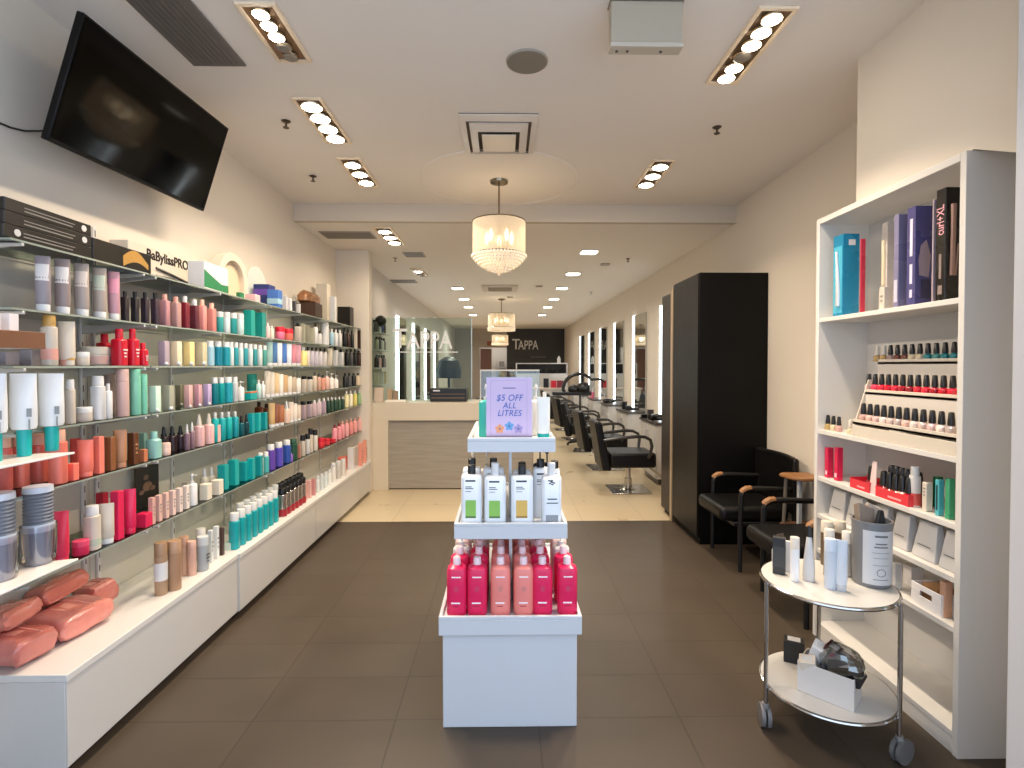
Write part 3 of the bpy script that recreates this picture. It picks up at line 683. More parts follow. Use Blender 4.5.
row('wide', 'C', 229, 267, 8, 342, 345.5, ['#e8eeea', '#3aa5ac', '#e5ece8', '#3aa5ac', '#e5ece8', '#3f9ea0', '#e5ece8', '#59a698'], 'white-capped teal or white bottle', cap='white')
row('tube', 'C', 267, 300, 7, 342, 345, ['#9bb8ae', '#46709f', '#e3e6e9', '#4773b5', '#dfe3ea', '#d1848f', '#cf95a0'], 'slim standing tube', cap='white', wr=1.4)
row('bottle', 'C', 299, 307, 1, 347, 347, ['yellow'], 'pale yellow bottle with white cap', cap='white')
row('square', 'C', 306, 327, 5, 347, 348.5, ['#d8cfc6', '#c6bcc6', '#cac0cc', '#d5cdd0', '#d9d2cc'], 'lilac black-capped square bottle', cap='black')
row('square', 'C', 327, 344, 3, 344, 349, ['cream', 'white', 'white'], 'white black-capped square bottle', cap='black')
row('bottle', 'C', 345, 361, 4, 349, 349, ['black', 'dgrey', 'black', 'dbrown'], 'black bottle beside the pillar', cap='black')
# --- fourth shelf
pitem('wide', 'D', 65, 75, 379.5, 'ivory', 'white', 'slim ivory bottle beside the teal-capped tubes')
pitem('jar', 'D', 75.5, 92, 407, 'ivory', 'white', 'low ivory jar between two white bottles')
pitem('wide', 'D', 90.5, 105, 376, 'white', 'white', 'tall white bottle past the low ivory jar')
pitem('bottle', 'D', 104, 112, 383.5, 'white', 'white', 'slimmer white bottle past the tallest white one')
pitem('aero', 'D', 102, 115, 369, '#a58e88', '#9c8580', 'taupe can behind the white bottles', X=XF-.2)
pitem('cyl', 'D', 115.5, 129, 369, '#d9b1a6', '#d9b1a6', 'tall blush canister next to the mint one')
pitem('cyl', 'D', 129.5, 141, 369, 'mint', 'mint', 'tall mint canister next to the blush one')
pitem('cyl', 'D', 140, 147.5, 374, 'mint', 'mint', 'shorter mint canister')
row('angle', 'D', 148, 175, 2, 386, 385.5, ['pmint', '#9a9a86'], ['pale mint angular block bottle', 'grey green angular block bottle'], gap=.05)
pitem('angle', 'D', 175, 184, 385, '#8d8468', 'white', 'olive angular block bottle', X=XF-.16)
row('angle', 'D', 183.5, 212, 3, 385, 384, ['#e0ada6', '#cf9ba2', '#bba4c6'], ['blush pink angular block bottle', 'rose angular block bottle', 'lilac angular block bottle'], gap=.04)
row('wide', 'D', 211.5, 224, 2, 377.5, 377.5, ['dteal', 'teal'], 'slim white-capped teal bottle', cap='white')
pitem('wide', 'D', 222.5, 232.5, 377, '#159aa8', 'white', 'fat turquoise bottle with white cap')
pitem('wide', 'D', 231.5, 238, 377, 'white', 'white', 'white bottle next to the fat turquoise bottle')
pitem('pump', 'D', 237, 244, 381, 'white', 'white', 'white pump bottle above the low teal carton')
pitem('box', 'D', 238, 257, 391, 'teal', desc='low wide teal carton with orange lid', band=(.8, .98, 'orange'))
pitem('tube', 'D', 247, 257, 374, '#2ca79c', 'white', 'upright jade tube behind the low teal carton', X=XF-.2)
row('bottle', 'D', 256.5, 265, 2, 380, 381, ['#b9d8cf', 'white'], 'white-capped mint bottle', cap='white')
row('tube', 'D', 265, 300, 8, 371, 378, ['#cfc1ac', '#d8cbb8', '#d8b98a', '#e8e0d4', '#c4a070', '#dccfbb', '#b9a68c', '#e7ded2'], 'slim beige tube', cap='white', wr=1.3)
row('square', 'D', 301, 313, 2, 376, 376.5, ['#d8c9b6', '#ded2c2'], 'broad-capped cream bottle', cap='black', capr=.95)
row('bottle', 'D', 312.5, 325, 3, 372, 375, ['#d9c5b0', '#cda08a', '#d1907a'], 'apricot bottle with dark cap', cap='dgrey')
row('pump', 'D', 324.5, 338, 3, 371, 375, ['#e9b7a6', '#efe0d6', '#efe6df'], 'white and apricot pump bottle', cap='white')
row('bottle', 'D', 343, 360, 4, 373, 373, ['black', 'dgrey', 'black', 'beige'], 'dark bottle by the pillar', cap='black')
# --- fifth shelf
for i, (a, b, c, X) in enumerate([(-3, 11, '#d4655a', 0), (10, 28, '#d9705f', 0), (28, 47, '#dd6d5c', 0)]):
    pitem('wide', 'E', a, b, 436+i*-1, c, 'peach', 'coral bottle under acrylic shelf', f'{ORD[i+1]} of three from the entrance', X=XF-.13)
pitem('wide', 'E', 47.5, 66, 429.5, 'coral', 'peach', 'big coral bottle with peach cap')
pitem('box', 'E', 65.5, 78, 463.5, 'coral', desc='small coral carton beside the big coral bottle')
pitem('tube', 'E', 69, 80, 438.5, '#dd4a3c', 'coral', 'red coral tube behind the small coral carton', X=XF-.2)
pitem('tube', 'E', 76, 92.5, 440, 'coral', 'coral', 'wide coral tube with flat crimped top')
pitem('box', 'E', 92, 103.5, 436.5, '#f0836e', desc='tall coral carton beside the brown packs')
pitem('box', 'E', 103.5, 115, 437, '#8b5530', desc='chestnut brown carton')
pitem('tube', 'E', 112.5, 126, 430, '#b9825a', 'tan', 'tan tube between two brown cartons')
pitem('box', 'E', 126.5, 138, 433, '#5f3418', desc='dark brown carton with pale print', prnt='tan')
pitem('box', 'E', 138, 147, 449.5, '#c5764e', desc='small terracotta carton')
pitem('flask', 'E', 146.5, 160, 431.5, '#8fc0b4', '#8fc0b4', 'pale aqua flask with stepped shoulder')
pitem('box', 'E', 138, 147, 433, '#8cb5a8', desc='aqua carton behind the terracotta carton', X=XF-.2)
pitem('jar', 'E', 160, 170, 443, '#e4bfae', '#e4bfae', 'round blush pot beside the aqua flask')
row('dropper', 'E', 159, 184, 3, 426.5, 425.5, ['#2a1a1c', '#2d1c20', '#33212a'], 'dark dropper bottle', cap='black', X=XF-.08)
row('spray', 'E', 184, 194, 2, 424, 422, ['#7d626b', '#86696f'], 'mauve spray bottle', cap='white')
row('spray', 'E', 193.5, 213, 2, 414.5, 413.5, ['#cfa2a0', '#d9aca6'], 'large blush spray bottle', cap='cream')
row('box', 'E', 212, 220, 1, 425, 425, ['#e1b6ac'], 'blush stepped carton beside the big sprays')
row('bottle', 'E', 211.5, 238, 4, 412.5, 411.5, ['teal', '#139d9f', 'teal', '#0c8f98'], 'teal bottle with white cap', cap='white')
row('dropper', 'E', 238.5, 248.5, 2, 415, 414, ['#0c5a60', '#123f45'], 'dark teal dropper bottle', cap='black')
row('box', 'E', 247.5, 267, 3, 413.5, 412.5, ['#0fa0a4', '#18aaa8', '#0f989c'], 'turquoise carton')
row('bottle', 'E', 255, 270, 2, 402, 404, ['amber', '#6d3a22'], 'amber bottle with dark cap', cap='dbrown', X=XF-.2)
row('tube', 'E', 269, 283, 3, 403, 405, ['#c9a46c', '#8a5132', '#a9673f'], 'gold and copper tube', cap='white', wr=1.3)
pitem('spray', 'E', 283, 289.5, 401, '#d7b9a6', 'white', 'white nozzle spray beside the copper tubes')
row('tube', 'E', 289, 300, 3, 402, 405, ['#d8c8b6', '#e3d6c6', '#cdbda9'], 'cream slim tube', cap='white', wr=1.3)
row('square', 'E', 300, 312.5, 2, 401.5, 401, ['#b69ea2', '#bca6ac'], 'mauve black-capped bottle', cap='black', capr=.9)
row('square', 'E', 312, 326, 3, 400, 398, ['#cdb0b4', '#d8bfc4', '#bda5b4'], 'lilac square bottle', cap='white')
row('bottle', 'E', 326, 344.5, 5, 397.5, 396.5, ['dgreen', '#22402c', 'dgreen', '#2a4a30', 'dgreen'], 'dark green bottle', cap='white')
row('bottle', 'E', 344, 361, 4, 391, 390, ['#e7dca8', '#efe6c8', '#dccb6e', '#8fae7d'], 'pale yellow bottle', cap='white')
# --- lowest glass shelf
pitem('tube', 'F', 50, 67, 512, '#e0304f', '#e0304f', 'raspberry tube leaning beside the ridged tub')
pitem('jar', 'F', 69.5, 87, 541, '#d62d54', '#e2486a', 'raspberry round jar past the white acrylic shelf')
pitem('wide', 'F', 82, 98.5, 506, 'ivory', 'white', 'white rounded bottle past the raspberry jar', band=(.1, .25, '#b8c0ab'))
pitem('tube', 'F', 97, 112.5, 504, 'ivory', 'white', 'white tube with pale green band', band=(.16, .36, '#c3cfb9'))
pitem('box', 'F', 94, 107, 493, '#b3122f', desc='deep red carton behind the white tube', X=XF-.2)
pitem('box', 'F', 108.5, 122.5, 491.5, '#e01f52', desc='tall crimson carton beside the white tube')
pitem('tube', 'F', 122, 134.5, 489.5, '#e22456', 'crim', 'tall crimson tube with flat top')
pitem('box', 'F', 134, 151, 513.5, '#dd1f52', desc='low crimson carton')
t = thing('picture_card', 'dark printed card with a blurred figure, propped against the lining', 'card', (WX0+.045, 0, SHELF['F']+.001))
ya, yb = atx(135, 490, WX0+.045).y, atx(158.5, 490, WX0+.045).y; t.location.y = (ya+yb)/2; L = yb-ya; hh = atx(146, 466, WX0+.045).z-SHELF['F']
MB().box(-.002, .002, -L/2, L/2, 0, hh).build('card', mat('#1b1512', .35), t, smooth=0)
pm = MB()
for (cy_, cz, a_, b_) in ((-.02, .72, .05, .05), (.0, .5, .09, .09), (.07, .42, .06, .04), (-.08, .38, .05, .04)):
    pm.loft([(.0022, b_*hh*1.4, a_, 2), (.0026, b_*hh*1.4, a_, 2)], 14)
    pm.v[-28:] = [(v[2], cy_*L*3+v[1]*L*2.2, cz*hh+v[0]) for v in pm.v[-28:]]
pm.build('picture', mat('#6d5140', .5), t, smooth=0)
row('box', 'F', 147, 188, 6, 498, 486, ['#d9a99a', '#e2b6a4', '#e6bdac', '#ebcabb', '#ecd5c6', '#eddccf'], 'blush carton with dotted print', prnt='grey')
row('pump', 'F', 186.5, 195.5, 1, 474, 474, ['white'], 'white pump bottle past the blush cartons')
pitem('box', 'F', 180.5, 189, 482, 'ivory', desc='white carton behind the white pump', X=XF-.2)
row('spray', 'F', 200, 214, 2, 468.5, 468, ['#e8dcc3', '#ebe0ca'], 'cream spray bottle', cap='white', X=XF-.12)
row('box', 'F', 199, 222, 2, 484, 480, ['#e6dbc6', '#eadfca'], 'cream low carton', X=XF-.03)
row('box', 'F', 217, 238, 2, 465, 460, ['#0fa09f', '#12a8a4'], 'large turquoise carton', X=XF-.06)
row('box', 'F', 237.5, 248, 1, 462, 462, ['#0d9a9c'], 'turquoise carton in front of the dark gap', X=XF-.06)
row('box', 'F', 246.5, 262, 2, 458.5, 456, ['#12a4a2', '#0e979a'], 'tall turquoise carton')
row('wide', 'F', 257, 268, 2, 453, 452, ['#cfd8d2', '#4fb0ac'], 'white and teal bottle', cap='white')
row('wide', 'F', 266, 290, 3, 444.5, 440, ['#6443a3', '#5a4bb0', '#2f4fa0'], 'white-capped violet bottle', cap='white')
row('bottle', 'F', 287, 292, 1, 452, 452, ['#8a63b8'], 'thin lilac bottle')
pitem('wide', 'F', 288, 297, 439, '#1f4a35', '#1f4a35', 'dark green rounded brush-shaped bottle')
row('box', 'F', 296, 300.5, 1, 445, 445, ['#b07a6a'], 'thin rosewood carton')
row('cyl', 'F', 300, 309.5, 2, 435.5, 434, ['ivory', 'white'], 'shorter black-capped canister', cap='black')
row('cyl', 'F', 308, 317, 2, 428.5, 430, ['ivory', '#e3d9cd'], 'taller black-capped canister', cap='black')
row('jar', 'F', 318, 335, 3, 438, 439, ['#d9303c', '#e04048', '#d22c38'], 'low red pot', cap='red')
row('bottle', 'F', 332, 341, 2, 424.5, 423, ['#e0909a', '#e08b90'], 'pink bottle with dark cap', cap='dred')
row('bottle', 'F', 340, 361, 5, 421, 417, ['#df8f92', '#e3a09f', '#dd8a86', '#e49a94', '#e2a49e'], 'pink bottle with rose cap', cap='rose')
# --- plinth: canisters, bottles, cans
PX = -1.60
row('cyl', 'P', 0, 0, 1, 0, 0, ['tan'], '', xs=[(0, 1)]) if False else None
pitem('cyl', 'P', 152, 165.5, 543, '#a98a6c', '#a07f60', 'bronze canister with white label', X=PX-.03, band=(.28, .62, 'white'))
pitem('cyl', 'P', 165.5, 179.5, 541, '#a98466', '#b08c6c', 'plain bronze canister, widest of the bronze group', X=PX+.0)
pitem('cyl', 'P', 177, 187, 537.5, '#c09a80', '#b89076', 'rosy bronze canister behind the front pair', X=PX-.06)
pitem('cyl', 'P', 185.5, 194.5, 542, '#d5ab98', '#d5ab98', 'blush pink canister beside the bronze ones', X=PX-.02)
pitem('cyl', 'P', 195, 207, 537, '#a7acad', '#c9cdcc', 'silver grey canister', X=PX-.0, prnt='dgrey')
pitem('cyl', 'P', 194.5, 204, 529, '#cbb49f', '#e9e2d8', 'pale canister behind the silver one', X=PX-.09)
row('box', 'P', 206, 217.5, 2, 531, 527, ['#d3d6d4', '#dfe0dc'], 'pale grey carton', X=PX-.02, prnt='grey')
pitem('box', 'P', 217, 223, 528.5, '#4a3530', desc='narrow dark brown carton', X=PX-.02)
pitem('box', 'P', 221.5, 233, 543, '#c6d6c8', desc='small pale green carton', X=PX-.03)
# two-deep block of teal bottles
teal1 = cm('#13a3a8', .25)
cnt = 0
for r_, (xa, xb, ya_, yb_, Xr, n) in enumerate([(227, 278, 514, 492, -1.60, 8), (233, 279, 505, 487.5, -1.675, 7)]):
    for i in range(n):
        f = i/(n-1)
        # even spacing in depth between the two end columns
        Y0, Y1 = atx(xa+6, 384, Xr).y, atx(xb-5, 384, Xr).y; Y = Y0+(Y1-Y0)*f
        product('wide', (Xr, Y, SHELF['P']+.0008), .056, .056, .215, '#12a2a6', 'white', f'teal bottle with white cap, {ORD[i+1]} from the entrance in the {["front", "rear"][r_]} plinth row', 'teal bottles on the plinth', 0)
for r_, (xa, xb, Xr, n) in enumerate([(276.5, 305, -1.60, 6), (274.5, 303, -1.68, 6)]):
    Y0, Y1 = atx(xa+5, 384, Xr).y, atx(xb-4, 384, Xr).y
    for i in range(n):
        product('aero', (Xr, Y0+(Y1-Y0)*i/(n-1), SHELF['P']+.0008), .062, .062, .205, mat('#b9b0aa', .25, .8), 'black', f'silver can with black cap, {ORD[i+1]} from the teal bottles in the {["front", "rear"][r_]} row', 'silver cans on the plinth', 0, band=(.02, .26, '#9b2430'))
row('box', 'P', 302, 315, 3, 482, 479, ['#d99a94', '#e6b3a8', '#c98b88'], 'pink carton past the black-capped cans', X=PX)
row('wide', 'P', 315, 331, 4, 476, 470, ['#dfe2de', '#d4dbd8', '#cfd8d6', '#e3e2dc'], 'clear white bottle', cap='lgrey', X=PX)
row('aero', 'P', 330.5, 345, 3, 463, 459, ['#e9e4dc', '#cfc8c0', '#d8d1c8'], 'white and silver spray can', cap='lgrey', X=PX)
row('box', 'P', 338, 353, 2, 457, 455, ['#e0705f', '#e5806c'], 'coral carton on the far plinth', X=PX-.06)
row('box', 'P', 347.5, 361, 2, 448, 446, ['white', 'ivory'], 'white carton on the far plinth', X=PX-.01)
row('box', 'P', 358, 366.5, 2, 443, 440, ['#e6937f', '#ea9c88'], 'coral printed carton by the pillar', X=-1.56, prnt='red', gap=.05)

# plinth units ----------------------------------------------------------
for i, (y0, y1, xf) in enumerate([(1.83, 3.005, -1.538), (3.01, 4.225, -1.528), (4.23, 5.445, -1.528), (5.45, 5.975, -1.528)]):
    t = thing('display_plinth', f'low white display plinth under the glass shelves, {BN[i] if i < 3 else "short end unit beside the pillar"}', 'plinth', (0, 0, 0), 0, 'white plinths')
    MB().box(WX0+.012, xf-.004, y0, y1, .045, .355).build('carcass', whites, t, bevel=.002)
    MB().box(WX0+.013, xf+.004, y0, y1, .356, .382).build('top_board', whitep, t, bevel=.002)
    MB().box(xf-.0035, xf, y0+.003, y1-.003, .05, .354).build('front_panel', whites, t, bevel=.001)
    MB().box(WX0+.012, xf-.05, y0+.02, y1-.002, 0, .044).build('toe_kick', mat('#2b2724', .6), t)
# peach wrapped packs ----------------------------------------------------
def pack(loc, L, Wd, h, rx, ry, rz, lab, col, seed):
    rnd = random.Random(seed)
    o = MB().loft([(-L/2, .008, Wd*.43, 5), (-L/2+.012, h*.36, Wd*.485, 5), (-L*.38, h*.47, Wd*.5, 5), (-L*.15, h*.5, Wd*.5, 5), (L*.15, h*.5, Wd*.495, 5), (L*.38, h*.46, Wd*.5, 5), (L/2-.012, h*.36, Wd*.485, 5), (L/2, .008, Wd*.43, 5)], 32)
    o.v = [(v[1]+rnd.uniform(-.004, .004), v[2], v[0]+rnd.uniform(-.004, .004)) for v in o.v]
    t = thing('towel_pack', lab, 'towel pack', loc, 0, 'peach towel packs'); t.rotation_euler = (rx, ry, rz)
    o.build('wrapped_towels', mat(col, .25, coat=.6, bump=.8, bscale=18), t, smooth=50)
    MB().tube([(-Wd*.42, L*.1, h*.475), (-Wd*.2, L*.12, h*.51), (Wd*.2, L*.11, h*.51), (Wd*.42, L*.12, h*.475)], .002, 6).build('seam', mat('#f6b7a6', .3), t)
    MB().box(-Wd*.2, Wd*.12, -L*.22, L*.02, h*.5, h*.512).build('label', mat('#e9a393', .3), t, smooth=0)
    return t
ZP = .383
pack((-1.775, 2.14, ZP+.058), .235, .19, .10, R(2), R(3), R(-8), 'front peach towel pack lying flat on the plinth', '#de8a7b', 1)
pack((-1.79, 1.925, ZP+.058), .165, .17, .10, R(-3), R(3), R(-6), 'peach towel pack at the entrance end of the plinth', '#cd766a', 2)
pack((-1.845, 2.16, ZP+.165), .21, .10, .08, R(4), R(-18), R(-4), 'peach towel pack lying on the rear of the front pack', '#c9705f', 3)
pack((-1.835, 1.94, ZP+.158), .17, .12, .07, R(3), R(-10), R(4), 'peach towel pack on top of the one at the entrance end', '#d27c6c', 4)
pack((-1.83, 2.345, ZP+.065), .12, .13, .10, R(8), R(-6), R(-14), 'small peach towel pack farthest along the plinth', '#cf7d6e', 5)

# white acrylic shelves of the window fitting ---------------------------------
for (z, xa, xb, e, col, lab) in ((1.53, 40, 45, 'U', '#8d6248', 'upper acrylic window shelf with copper front lip'), (1.167, 64, 74, 'M', None, 'middle white acrylic window shelf under the teal-capped tubes'), (.79, 65, 76, 'L', None, 'lowest white acrylic window shelf under the ridged tubs')):
    yf = atx(xb, 384, -1.50).y; yb2 = atx(xa, 384, -1.80).y
    t = thing('acrylic_shelf', lab, 'shelf', (0, 0, 0), 0, 'window shelves')
    MB().prism([(-1.50, 1.15), (-1.50, yf), (-1.80, min(yb2, 1.735)), (-1.80, 1.15)], z-.008, z, 'z').build('shelf_board', mat('#f3e9e0', .25), t, bevel=.002)
    MB().box(-1.915, -1.79, 1.2, 1.22, z-.03, z-.009).box(-1.915, -1.79, 1.6, 1.62, z-.03, z-.009).build('wall_bracket', met, t, bevel=.002)
    if col: MB().box(-1.5, -1.494, 1.15, yf-.002, z-.008, z+.045).build('front_lip', mat(col, .3, .3), t, bevel=.001)
WS = 'the acrylic window shelf'
for i, (a, b) in enumerate([(-19, 7), (9.5, 37), (38, 64)]):
    t = pitem('tube', 'P', a, b, 373.5, '#e4e6e6', 'teal', 'teal-capped white tube', f'{ORD[i+1]} of three from the entrance', X=-1.60, Z=1.167, shelf='the middle acrylic shelf', group='white tubes on teal caps')
    # taller teal cap and small printed mark
    for ch in list(t.children):
        if ch.name.startswith('cap'):
            for v in ch.data.vertices: v.co.z *= 2.5; v.co.x *= .8; v.co.y *= .62
    bb = [c for c in t.children if c.name.startswith('body')][0]; hh = max(v.co.z for v in bb.data.vertices); ww = max(v.co.y for v in bb.data.vertices); dd = max(v.co.x for v in bb.data.vertices)
    for v in bb.data.vertices:
        f = (v.co.z-hh*.13)/(hh*.87); v.co.z = hh*.325+f*hh*.675
    MB().box(dd*.84, dd*.99, ww*.45, ww*.8, hh*.48, hh*.58).box(dd*.86, dd*.995, ww*.58, ww*.68, hh*.32, hh*.45).build('print', mat('#8b8f90', .5), t, smooth=0)
row('box', 'P', -34, 19, 3, 314, 314, ['#d6ccd2', '#ded5d8', '#e4dcdc'], 'pale lilac carton', X=-1.62, Z=1.531, shelf='the upper acrylic shelf')
def tub(px0, px1, yt, lab, X, Z):
    pc = atx((px0+px1)/2, 520, X); r = (px1-px0)/2*pc.y/F/math.sqrt(1+(X/pc.y)**2); h = atx((px0+px1)/2, yt, X).z-Z
    t = thing('ridged_tub', lab, 'tub', (X, pc.y, Z+.0008), 0, 'ridged tubs')
    MB().loft([(0, r*.8, r*.8, 2), (h*.42, r*.9, r*.9, 2)], 24).build('lower_tub', mat('#9a9ea6', .3), t)
    MB().loft([(h*.42, r, r, 2), (h*.52, r, r, 2)], 24).build('white_rim', mat('#cdd2da', .3), t)
    g = MB(); s = []
    n = 9
    for i in range(n+1):
        z = h*.52+h*.40*i/n; s.append((z, r*.97, r*.97, 2))
        if i < n: s.append((z+h*.02, r*.9, r*.9, 2))
    g.loft(s, 24).build('coil_stack', mat('#6d727c', .35), t)
    MB().loft([(h*.925, r*.98, r*.98, 2), (h, r*.95, r*.95, 2)], 24).build('lid', mat('#c9ced8', .3), t)
    MB().loft([(.002, r*1.02, r*1.02, 2), (h*.2, r*1.06, r*1.08, 2.4), (h*.5, r*1.1, r*1.12, 2.3)], 24, caps=False).build('plastic_wrap', clear('#efeaf0', .18, .12), t, smooth=60)
tub(22, 55, 486, 'ridged grey tub in clear wrap, farther from the entrance', -1.60, .79)
tub(-18, 17, 493, 'ridged grey tub in clear wrap, the one nearer the entrance', -1.60, .79)
pitem('box', 'C', -8, 20, 352, '#8b848a', desc='grey carton under the copper-lipped shelf', X=XF-.12)
pitem('box', 'C', 20, 42, 350, '#9c9498', desc='grey carton beside the gold-capped ivory bottle', X=XF-.12)

# television ---------------------------------------------------------------
XBt, XTt = -1.72, -1.565
bn, bf = atx(50, 140, XBt), atx(205, 213, XBt); tn, tf = atx(82, 12, XTt), atx(228, 127, XTt)
uy = ((bf-bn)+(tf-tn)).normalized(); uz = ((tn-bn)+(tf-bf)).normalized(); uz = (uz-uy*uz.dot(uy)).normalized(); ux = uy.cross(uz)
cen = (bn+bf+tn+tf)/4; Wt = ((bf-bn).length+(tf-tn).length)/2; Ht = ((tn-bn).length+(tf-bf).length)/2
t = thing('television', 'large black flat television tilted down from the left wall', 'television', cen)
t.rotation_euler = Matrix((ux, uy, uz)).transposed().to_euler()
MB().box(-.03, 0, -Wt/2, Wt/2, -Ht/2, Ht/2).build('casing', mat('#080707', .45, spec=.2), t, bevel=.004)
MB().box(.0, .002, -Wt/2+.009, Wt/2-.009, -Ht/2+.016, Ht/2-.009).build('screen', mat('#020202', .07, spec=.12), t, smooth=0)
MB().box(-.07, -.03, -Wt*.3, Wt*.3, -Ht*.32, Ht*.25).build('back_housing', mat('#141313', .5), t, bevel=.01)
tm = Matrix((ux, uy, uz)).transposed().inverted()
pts = [(-.06, 0, 0), tuple(tm @ (Vector((WX0+.012, cen.y, cen.z-.06))-cen))]
ar = MB().tube(pts, .022, 10).build('mount_arm', mat('#222', .5), t)
pw = tm @ (Vector((WX0+.006, cen.y, cen.z-.06))-cen)
MB().box(pw.x-.004, pw.x+.006, pw.y-.12, pw.y+.12, pw.z-.1, pw.z+.1).build('wall_plate', mat('#222', .5), ar)
w0, w1, w2 = atx(-5, 121, WX0+.006), atx(25, 131, WX0+.006), atx(52, 130, WX0+.006)
tag(MB().tube([w0, (w0+w1)/2+Vector((0, 0, -.005)), w1, (w1+w2)/2+Vector((0, 0, -.002)), w2, w2+Vector((.1, .06, .02))], .004, 6).build('power_cord', mat('#151414', .5)), 'thin black cord running along the wall to the television', 'cord')
# ---------------------------------------------------------------- central display stand
pb0, pb1 = atz(443, 727, 0), atz(577, 727, 0)
XC = (pb0.x+pb1.x)/2; YF = (pb0.y+pb1.y)/2; BW = (pb1.x-pb0.x)/2
LEN = .86
wd = mat('#cfd0d2', .3)
st = thing('display_stand', 'white three-tier product stand in the middle of the shop floor', 'display stand', (XC, YF, 0))
MB().box(-BW, BW, 0, LEN-.06, 0, .40).build('base_box', wd, st, bevel=.003)
def tray(px0, px1, ytop, ybot, Yf, depth):
    a, b = aty(px0, ytop, Yf), aty(px1, ytop, Yf); zl = a.z; zb = aty(px0, ybot, Yf).z
    x0, x1 = a.x-XC, b.x-XC; y0, y1 = Yf-YF, Yf-YF+depth
    m = MB(); th = .014; zf = zl-.015
    m.box(x0, x1, y0, y1, zb, zf)
    m.box(x0, x1, y0, y0+th, zf, zl).box(x0, x1, y1-th, y1, zf, zl).box(x0, x0+th, y0+th, y1-th, zf, zl).box(x1-th, x1, y0+th, y1-th, zf, zl)
    o = m.build('tray', wd, st, bevel=.002)
    return x0+XC, x1+XC, Yf, Yf+depth, zf, zb
T1 = tray(438.5, 582, 617, 636, YF-.03, LEN)
T2 = tray(454, 567.5, 523.5, 539.5, YF+.025, LEN-.11)
T3 = tray(467.5, 555.5, 438, 452.5, YF+.075, LEN-.21)
XM = (T2[0]+T2[1])/2-XC
MB().box(XM-.006, XM+.006, .16, LEN-.22, T1[4], T2[5]).build('centre_fin', wd, st)
MB().box(XM-.006, XM+.006, .17, LEN-.24, T2[4], T3[5]).build('centre_fin', wd, st)
RZ = -PI/2
# lower tray: litre bottles
zt = T1[4]+.0005
cols = ['#e4265a', '#e4265a', '#f08a80', '#f08a80', '#e4265a', '#e4265a']
PXS = [457, 477.3, 501.5, 522.5, 542.3, 567]
def litre(x, y, col, cap, lab, h=.262, w=.082):
    t = thing('shampoo_bottle', lab, 'bottle', (x, y, zt), RZ, 'litre bottles on the lower tray')
    a = w/2; zs = h*.86
    MB().loft([(0, a*.82, a*.93, 3), (.006, a*.88, a, 3), (zs-.022, a*.86, a, 3), (zs-.008, a*.8, a*.9, 2.8), (zs, a*.55, a*.62, 2.4), (zs+.003, .016, .016, 2)], 24).build('body', cm(col, .3), t)
    MB().loft([(zs+.003, .0165, .0165, 2), (h-.003, .015, .015, 2), (h, .013, .013, 2)], 16).build('cap', milky('#f6d9dc', .9), t)
    p = MB(); xf = a*.862
    p.box(xf-.002, xf+.0008, -.018, .018, zs*.79, zs*.815).box(xf-.002, xf+.0008, -.02, .016, zs*.26, zs*.29)
    p.build('lettering_print', mat('#fbeef0', .5), t, smooth=0)
    p = MB().box(xf-.002, xf+.0008, -.014, .01, zs*.2, zs*.215).build('fine_print', mat('#a21b3c', .5), t, smooth=0)
    MB().loft([(0, .012, .010, 2), (.0006, .012, .010, 2)], 14).xf(Matrix.Translation((xf+.0002, 0, zs*.56)) @ Matrix(((0, 0, 1), (0, 1, 0), (-1, 0, 0))).to_4x4()).build('emblem', mat('#cf3a5e' if col != '#f08a80' else '#d9867b', .5), t)
    return t
CN = {'#e4265a': 'crimson', '#f08a80': 'salmon pink'}
hB = aty(477, 556.5, T1[2]+.066).z-zt
ROWN = ['front', 'second', 'third', 'fourth', 'fifth']
for r_ in range(4):
    for i, px in enumerate(PXS):
        Y = T1[2]+.066+r_*.105
        x = aty(PXS[i], 590, T1[2]+.066).x
        if r_ >= 1: x = XC+(x-XC)*.985
        if i in (2, 3): x += (-.004, .004)[i-2]+(XM-.0)*0
        if r_ == 2 and i in (0, 5) or r_ == 3 and i in (0, 1, 4, 5):
            product('pump', (x, Y, zt), .078, .062, min(.30+.02*(r_ == 3), T2[5]-zt-.012), '#e9c9c4' if r_ == 3 else '#e8e2e0', 'white', f'pale pump bottle, {ORD[i+1]} from the counter side in the {ROWN[r_]} row of the lower tray', 'pump bottles on the lower tray', RZ)
        else:
            litre(x, Y, cols[i], 'white', f'{CN[cols[i]]} litre bottle, {ORD[i+1]} of six across the {ROWN[r_]} row of the lower tray', h=hB if r_ != 1 else hB+.006)
